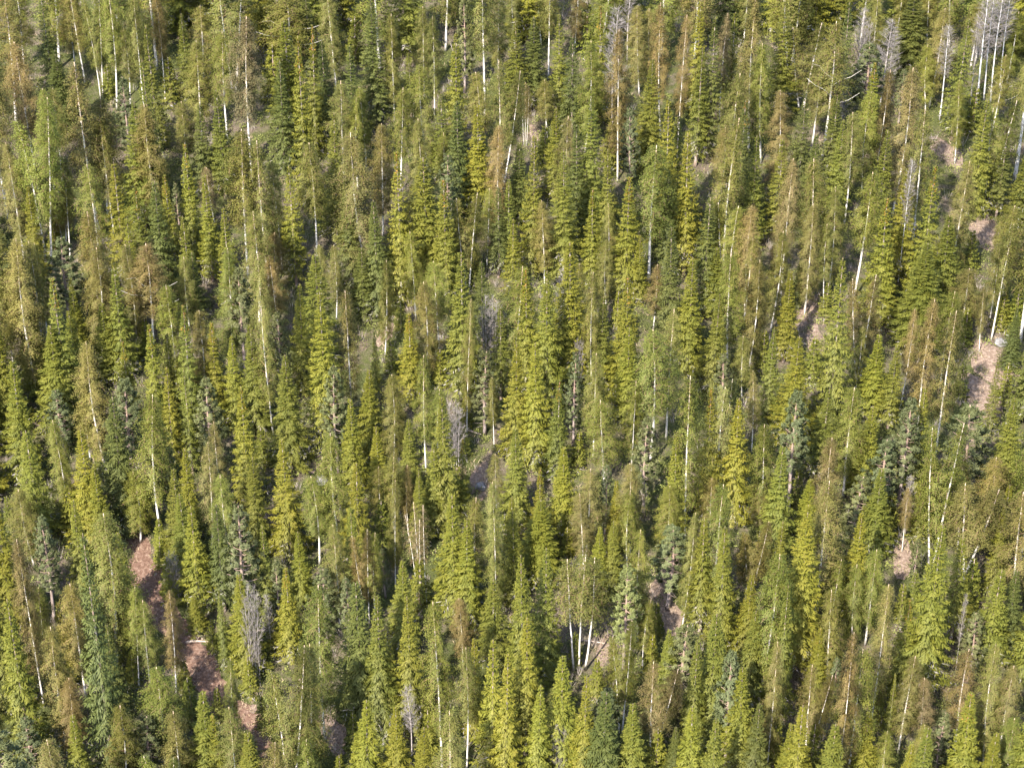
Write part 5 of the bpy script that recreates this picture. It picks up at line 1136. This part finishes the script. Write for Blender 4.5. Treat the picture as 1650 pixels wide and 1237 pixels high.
 ('Y','Y1',31.56,8.55,4.0,2.00,1.73,'m','olive-green young spruce beside a bare litter patch, in the upper middle, right'),
 ('Y','Y1',-7.03,0.19,4.2,1.96,1.71,'y','yellow-green young spruce left of the leafless grey shrubs, at middle height, centre'),
 ('Y','Y1',-11.72,-20.64,5.4,2.77,1.71,'m','tall olive-green young spruce right of a russet birch, in the lower middle, left of centre'),
 ('Y','Y1',4.96,-21.49,3.4,1.78,4.31,'y','small yellow-green young spruce right of a large yellow-green spruce, in the lower middle, centre'),
 ('Y','Y1',-3.77,12.91,4.0,1.86,4.41,'m','olive-green young spruce left of the leafless grey shrubs, in the upper middle, centre'),
 ('Y','Y1',-4.52,-9.30,3.7,1.69,5.24,'m','small olive-green young spruce beside a bare litter patch, at middle height, centre'),
 ('Y','Y0',-26.88,43.59,6.6,4.08,2.82,'m','tall broad olive-green young spruce left of a dark spruce, high up, left'),
 ('Y','Y1',-30.01,-25.63,4.9,2.36,1.62,'y','yellow-green young spruce beside the brown path, in the lower middle, left'),
 ('Y','Y1',33.82,-28.50,4.0,1.77,3.22,'m','olive-green young spruce left of a large yellow-green spruce, low down, far right'),
 ('Y','Y1',-6.75,-42.49,5.3,2.35,2.12,'y','tall slim yellow-green young spruce, along the bottom edge, left of centre'),
 ('Y','Y1',-47.78,19.27,3.8,2.06,1.65,'m','small broad olive-green young spruce left of a blue-grey pine, in the upper middle, far left'),
 ('Y','Y0',44.92,5.10,4.1,2.27,3.09,'m','broad olive-green young spruce, at middle height, far right'),
 ('Y','Y1',35.00,-27.10,3.9,1.69,3.81,'m','slim olive-green young spruce left of a large yellow-green spruce, low down, far right'),
 ('Y','Y0',24.46,0.76,4.5,2.44,3.31,'m','olive-green young spruce right of a blue-grey pine, at middle height, right'),
 ('Y','Y1',8.85,53.55,6.2,3.30,3.16,'m','tall olive-green young spruce, along the top edge, right of centre'),
 ('Y','Y0',12.49,-29.49,3.6,1.65,0.99,'m','small olive-green young spruce beside a bare litter patch, low down, right of centre'),
 ('Y','Y0',51.52,38.80,5.2,3.04,3.36,'m','broad olive-green young spruce left of a white-limbed birch, high up, far right'),
 ('Y','Y0',-38.49,-9.95,4.2,2.33,4.32,'y','broad yellow-green young spruce left of a dark spruce, in the lower middle, far left'),
 ('Y','Y0',33.84,-19.51,5.0,2.53,5.90,'y','tall yellow-green young spruce beside a bare litter patch, in the lower middle, far right'),
 ('Y','Y1',-20.44,-31.46,3.9,1.95,4.92,'y','yellow-green young spruce below a grey leafless tree, low down, left'),
 ('Y','Y0',47.69,-1.99,4.2,2.11,2.05,'y','yellow-green young spruce beside a bare litter patch, at middle height, far right'),
 ('Y','Y0',-25.83,-30.73,3.4,1.45,4.47,'y','small slim yellow-green young spruce beside the brown path, low down, left'),
 ('Y','Y0',24.37,-43.51,6.1,2.70,0.02,'m','tall olive-green young spruce below the forked white birch, along the bottom edge, right'),
 ('Y','Y0',-33.47,-31.60,5.4,2.84,0.00,'m','tall olive-green young spruce right of a dark spruce, low down, far left'),
]


# a track of trodden litter winding uphill between the trees, one sheet following the ground
def track(name, pts, halfw, mat, dz=.06):
    P = []
    for a, b in zip(pts[:-1], pts[1:]):
        n = max(2, int(math.dist(a, b)/.5))
        for i in range(n): P.append((a[0]+(b[0]-a[0])*i/n, a[1]+(b[1]-a[1])*i/n))
    P.append(pts[-1]); P = np.array(P)
    for _ in range(6): P[1:-1] = (P[:-2]+2*P[1:-1]+P[2:])/4
    R = random.Random(7); v = []; f = []; K = 9
    for i, p in enumerate(P):
        a = P[max(i-1, 0)]; b = P[min(i+1, len(P)-1)]; d = (b-a)/np.linalg.norm(b-a); s = np.array((-d[1], d[0]))
        end = min(1, .25+min(i, len(P)-1-i)/6)
        for k in range(K):
            q = (k/(K-1)-.5)*2
            hw = halfw*end*(1+(.22*math.sin(i*.9+q)+R.uniform(-.12, .12))*abs(q))
            c = p+s*q*hw
            v.append((c[0], c[1], float(terr(c[0], c[1]))+dz*(1-.9*q**4)-.03*(abs(q) == 1)))
    for i in range(len(P)-1):
        for k in range(K-1): f.append((i*K+k, i*K+k+1, (i+1)*K+k+1, (i+1)*K+k))
    me = bpy.data.meshes.new(name); me.from_pydata(v, [], f); me.materials.append(mat)
    me.polygons.foreach_set('use_smooth', [True]*len(f)); me.update()
    o = bpy.data.objects.new(name, me); COL.objects.link(o); o['kind'] = 'structure'
    return o
PM = path_mat('trodden_litter', [(.3, (.06, .035, .025)), (.5, (.12, .072, .052)), (.72, (.22, .16, .125))])
DM = path_mat('dry_litter', [(.3, (.075, .052, .04)), (.5, (.155, .112, .086)), (.72, (.28, .22, .18))])
track('path', PATH, 1.45, PM)
for i, (x, y, r) in enumerate(CLEARINGS):                                # bare patches of the same litter
    a = i*1.3
    track('litter_patch', [(x-r*math.cos(a)*.4, y-r*.9), (x, y), (x+r*math.cos(a)*.4, y+r*.9)], r*.56, DM, .05+.004*(i % 3))

# ------------------------------------------------------------------ ground cover nobody could count
def stuff(name, geo, mats):
    me = geo.mesh(name, mats, 1.0)
    o = bpy.data.objects.new(name, me); COL.objects.link(o); o['kind'] = 'stuff'
    return o
M_DRY = plain_mat('dry_grass', (.30, .23, .15), .4)
M_SHRUB = plain_mat('dwarf_shrub_leaves', (.125, .135, .035), .5)
M_BRUSH = plain_mat('grey_brush', (.27, .23, .21), .4)
R = random.Random(99)
gr, sh, br = Geo(), Geo(), Geo()
def nearpath(x, y, d):
    return any((x-a)**2+(y-b)**2 < d*d for a, b in PATHPTS)
PATHPTS = []
for a, b in zip(PATH[:-1], PATH[1:]):
    n = int(math.dist(a, b))+1
    PATHPTS += [(a[0]+(b[0]-a[0])*i/n, a[1]+(b[1]-a[1])*i/n) for i in range(n)]
XY = []
while len(XY) < 9000:
    y = R.uniform(-52, 75); hw = 38+.24*(y+52)
    x = R.uniform(-hw, hw)
    if not nearpath(x, y, 2.2) and not any((x-a)**2+(y-b)**2 < (r*.42)**2 for a, b, r in CLEARINGS): XY.append((x, y))
ZZ = terr(np.array([p[0] for p in XY]), np.array([p[1] for p in XY]))
for (x, y), z in zip(XY, ZZ):
    z = float(z); q = R.random()
    if q < .25:
        for k in range(9):
            d = norm(R.uniform(-.8, .8), R.uniform(-.8, .8), R.uniform(.25, 1))
            gr.leaf((x+R.uniform(-.3, .3), y+R.uniform(-.3, .3), z), d, R.uniform(.25, .6), .05, rside(R, d), 0, R.random(), .4)
    elif q < .86:
        s = R.choice((.35, .5, .7, 1.0))*R.uniform(.8, 1.25); bt = R.random()
        for k in range(int(70*min(1, s)+14)):
            a = R.uniform(0, 6.28); rr = s*math.sqrt(R.random()); d = norm(R.uniform(-1, 1), R.uniform(-1, 1), R.uniform(-.2, 1))
            sh.leaf((x+rr*math.cos(a), y+rr*math.sin(a), z+R.uniform(0, s*1.5)*(1-.5*rr/s)), d, .16, .10, rside(R, d), 0, min(1, max(0, bt+R.uniform(-.3, .3))), .45)
    else:
        hgt = R.uniform(.8, 2.2)
        for k in range(16):
            d = norm(R.uniform(-.45, .45), R.uniform(-.45, .45), 1)
            br.leaf((x+R.uniform(-.25, .25), y+R.uniform(-.25, .25), z-.05), d, hgt*R.uniform(.5, 1), .03, rside(R, d), 0, R.random(), .3)
for a, b in PATHPTS:
    for k in range(5):
        x, y = a+R.uniform(-1.9, 1.9), b+R.uniform(-.6, .6)
        if abs(x-a) < .8 and R.random() < .8: continue
        z = float(terr(x, y))
        for q in range(10):
            d = norm(R.uniform(-.8, .8), R.uniform(-.8, .8), R.uniform(.2, 1))
            gr.leaf((x+R.uniform(-.3, .3), y+R.uniform(-.3, .3), z), d, R.uniform(.2, .55), .045, rside(R, d), 0, R.random(), .4)
for a, b, r in CLEARINGS:
    for k in range(int(9*r)):
        an = R.uniform(0, 6.28); rr = r*R.uniform(.25, 1.0); x, y = a+rr*.7*math.cos(an), b+rr*math.sin(an)
        z = float(terr(x, y))
        for q in range(10):
            d = norm(R.uniform(-.8, .8), R.uniform(-.8, .8), R.uniform(.2, 1))
            gr.leaf((x+R.uniform(-.35, .35), y+R.uniform(-.35, .35), z), d, R.uniform(.2, .6), .045, rside(R, d), 0, R.random(), .4)
stuff('dry_grass', gr, [M_DRY]); stuff('undergrowth', sh, [M_SHRUB]); stuff('dry_brush', br, [M_BRUSH])

# ------------------------------------------------------------------ stones and fallen trunks
def tagged(o, label, cat, group=None):
    o['label'] = label; o['category'] = cat
    if group: o['group'] = group
M_ROCK = bark_mat('lichen_rock', (.20, .19, .19), (.11, .105, .10), (2.5, 2.5, 2.5), .4, .62)
def rock(x, y, r, seed, label):
    import bmesh
    bm = bmesh.new(); bmesh.ops.create_icosphere(bm, subdivisions=4, radius=r)
    rr = np.random.RandomState(seed); ph = rr.uniform(0, 6, (6, 3)); fr = rr.uniform(1.0, 3.6, (6, 3))
    for v in bm.verts:
        c = v.co/r
        s = 1+sum(.085*math.sin(fr[k][0]*c.x*1.5+ph[k][0])*math.sin(fr[k][1]*c.y*1.5+ph[k][1])*math.cos(fr[k][2]*c.z*1.5+ph[k][2]) for k in range(6))
        v.co = Vector((c.x*1.2, c.y, c.z*.72))*r*s
        if v.co.z > r*.42: v.co.z = r*.42+(v.co.z-r*.42)*.35
    me = bpy.data.meshes.new('boulder'); bm.to_mesh(me); bm.free(); me.materials.append(M_ROCK)
    for p in me.polygons: p.use_smooth = True
    o = bpy.data.objects.new('boulder', me); COL.objects.link(o)
    o.location = (x, y, float(terr(x, y))+r*.18); o.rotation_euler[2] = seed
    tagged(o, label, 'boulder', 'grey boulders between the trees')
for a in ROCKS: rock(*a)
def log(x0, y0, x1, y1, r, lift, label):
    g = Geo(); n = 9; pts = []
    z0, z1 = float(terr(x0, y0))+r*.8, float(terr(x1, y1))+r*.8+lift
    zmid = max(float(terr(x0+(x1-x0)*i/n, y0+(y1-y0)*i/n))-(z0+(z1-z0)*i/n) for i in range(n+1))+r*.8
    for i in range(n+1):
        u = i/n; pts.append((x0+(x1-x0)*u, y0+(y1-y0)*u, z0+(z1-z0)*u+max(0, zmid)+.06*math.sin(5*u)))
    g.tube(pts, [r*(1-.55*i/n) for i in range(n+1)], 8)
    Rr = random.Random(int(x0*7))
    for k in range(6):                                                  # broken branch stubs
        p = pts[2+k]; d = norm(Rr.uniform(-.6, .6), Rr.uniform(-.6, .6), Rr.uniform(.2, 1)); l = Rr.uniform(.25, .7)
        g.tube([p, (p[0]+d[0]*l, p[1]+d[1]*l, p[2]+d[2]*l)], [r*.22, r*.1], 5)
    me = g.mesh('fallen_log', [M_LOG], 10.0, True)
    o = bpy.data.objects.new('fallen_log', me); COL.objects.link(o)
    tagged(o, label, 'log', 'fallen trunks on the forest floor')
for a in LOGS: log(*a)

# ------------------------------------------------------------------ the trees, one by one
KINDS = {'S': ('spruce_tree', 'spruce', 'spruces on the hillside'), 'Y': ('spruce_sapling', 'young spruce', 'young spruces under the taller trees'), 'B': ('birch_tree', 'birch', 'birches among the spruces'),
         'P': ('pine_tree', 'pine', 'pines among the spruces'), 'K': ('bare_tree', 'bare tree', 'leafless trees between the green ones')}
TONES = {'Sy': [[0.132, 0.129, 0.016], 0], 'Sm': [[0.107, 0.111, 0.017], 0], 'Sd': [[0.076, 0.085, 0.019], 0], 'Yy': [[0.124, 0.126, 0.017], 0], 'Ym': [[0.107, 0.112, 0.017], 0], 'Pb': [[0.108, 0.118, 0.046], 0], 'Pg': [[0.14, 0.148, 0.045], 0], 'Bg': [[0.17, 0.184, 0.035], 0.03], 'Bo': [[0.176, 0.176, 0.041], 0.06], 'Bt': [[0.184, 0.168, 0.045], 0.15], 'Br': [[0.196, 0.16, 0.052], 0.4], 'Bk': [[0.17, 0.148, 0.068], 0.4], 'Kk': [[0.2, 0.2, 0.2], 0], 'Kw': [[0.2, 0.2, 0.2], 0]}
def add_tree(kind, proto, x, y, h, wd, rot, tone, label, R):
    tm, cm, H, W = PROTO[proto]
    name, cat, group = KINDS[kind]
    e = bpy.data.objects.new(name, None); COL.objects.link(e)
    e.empty_display_size = .3
    e.location = (x, y, float(terr(x, y))-.08)
    e.rotation_euler = (R.uniform(-.02, .02), R.uniform(-.02, .02), rot) if kind != 'B' else (R.uniform(-.045, .045), R.uniform(-.045, .045), rot)
    s = wd/W
    e.scale = (s, s, h/H)
    tagged(e, label, cat, group)
    c, a = TONES[kind+tone]
    v = R.uniform(.86, 1.16); hu = R.uniform(-.055, .06)
    col = (c[0]*v*(1+hu), c[1]*v, c[2]*v*(1-hu), max(0, min(1, a*R.uniform(.75, 1.2))))
    for part, me in (('trunk', tm), ('crown' if kind != 'K' else 'branches', cm)):
        o = bpy.data.objects.new(part, me); COL.objects.link(o); o.parent = e
        o.color = col
        if part == 'trunk' and kind == 'B' and proto != 'X0': o.scale = (1.0, 1.0, 1.0)
    return e
R = random.Random(2024)
for kind, proto, x, y, h, wd, rot, tone, label in TREES: add_tree(kind, proto, x, y, h, wd, rot, tone, label, R)

# ------------------------------------------------------------------ the wood goes on all round the view, as one mass of each kind
def surrounding(name, protos, n, seed, hr, wr, col):
    R = random.Random(seed)
    cl = Vector(cam.location); f = cd.lens/36*1650
    fw = Vector((0, math.cos(PITCH), -math.sin(PITCH))); up = Vector((0, math.sin(PITCH), math.cos(PITCH)))
    def px(p):
        q = Vector(p)-cl; z = q.dot(fw)
        return 825+f*q.x/z, 618.5-f*q.dot(up)/z
    sets = [[] for _ in protos]; tries = 0
    while sum(map(len, sets)) < n and tries < 60000:
        tries += 1
        x, y = R.uniform(-100, 100), R.uniform(-72, 110)
        z = float(terr(x, y)); h = R.uniform(*hr); wd = R.uniform(*wr)
        b = px((x, y, z)); tp = px((x, y, z+h)); m = 45+wd*9
        if not (-620 < b[0] < 2270 and -420 < b[1] < 1800): continue
        if min(b[0], tp[0])-m < 1650 and max(b[0], tp[0])+m > 0 and tp[1] < 1262 and b[1] > -25: continue
        if any((x-q[0])**2+(y-q[1])**2 < 5 for s in sets for q in s): continue
        R.choice(sets).append((x, y, z, h, wd, R.uniform(0, 6.28)))
    ng = bpy.data.node_groups.new(name, 'GeometryNodeTree')
    ng.interface.new_socket('Geometry', in_out='INPUT', socket_type='NodeSocketGeometry')
    ng.interface.new_socket('Geometry', in_out='OUTPUT', socket_type='NodeSocketGeometry')
    def node(t_, **k):
        q = ng.nodes.new(t_)
        for a, b in k.items(): setattr(q, a, b)
        return q
    gi = node('NodeGroupInput'); go = node('NodeGroupOutput'); jo = node('GeometryNodeJoinGeometry')
    m2p = node('GeometryNodeMeshToPoints'); ng.links.new(gi.outputs[0], m2p.inputs['Mesh'])
    at = {}
    for a, typ in (('turn', 'FLOAT_VECTOR'), ('size', 'FLOAT_VECTOR'), ('sort', 'INT')):
        at[a] = node('GeometryNodeInputNamedAttribute', data_type=typ); at[a].inputs['Name'].default_value = a
    for n_, pr in enumerate(protos):
        eq = node('FunctionNodeCompare', data_type='INT', operation='EQUAL')
        ins = [s for s in eq.inputs if s.type == 'INT']; ng.links.new(at['sort'].outputs[0], ins[0]); ins[1].default_value = n_
        for part in (0, 1):
            src = bpy.data.objects.new(name+'_source', PROTO[pr][part]); src.color = col
            ip = node('GeometryNodeInstanceOnPoints'); ob = node('GeometryNodeObjectInfo')
            ob.inputs['Object'].default_value = src; ob.inputs['As Instance'].default_value = True
            ng.links.new(m2p.outputs[0], ip.inputs['Points']); ng.links.new(ob.outputs['Geometry'], ip.inputs['Instance']); ng.links.new(eq.outputs[0], ip.inputs['Selection'])
            ng.links.new(at['turn'].outputs[0], ip.inputs['Rotation']); ng.links.new(at['size'].outputs[0], ip.inputs['Scale']); ng.links.new(ip.outputs[0], jo.inputs[0])
    ng.links.new(jo.outputs[0], go.inputs[0])
    A = [(k, s) for k, S_ in enumerate(sets) for s in S_]
    me = bpy.data.meshes.new(name); me.from_pydata([s[:3] for k, s in A], [], [])
    a = me.attributes.new('turn', 'FLOAT_VECTOR', 'POINT'); a.data.foreach_set('vector', [v for k, s in A for v in (0, 0, s[5])])
    a = me.attributes.new('size', 'FLOAT_VECTOR', 'POINT'); a.data.foreach_set('vector', [v for k, s in A for v in (s[4]/PROTO[protos[k]][3], s[4]/PROTO[protos[k]][3], s[3]/PROTO[protos[k]][2])])
    a = me.attributes.new('sort', 'INT', 'POINT'); a.data.foreach_set('value', [k for k, s in A])
    o = bpy.data.objects.new(name, me); COL.objects.link(o); o['kind'] = 'stuff'
    o.color = col
    o.modifiers.new('trees', 'NODES').node_group = ng
surrounding('surrounding_spruces', ['S0', 'S2', 'C1'], 750, 5, (8, 15), (3.2, 5.2), (.11, .113, .019, 0))
surrounding('surrounding_birches', ['B0', 'B2', 'B5'], 750, 6, (9, 15), (3, 4.6), (.17, .17, .045, .1))
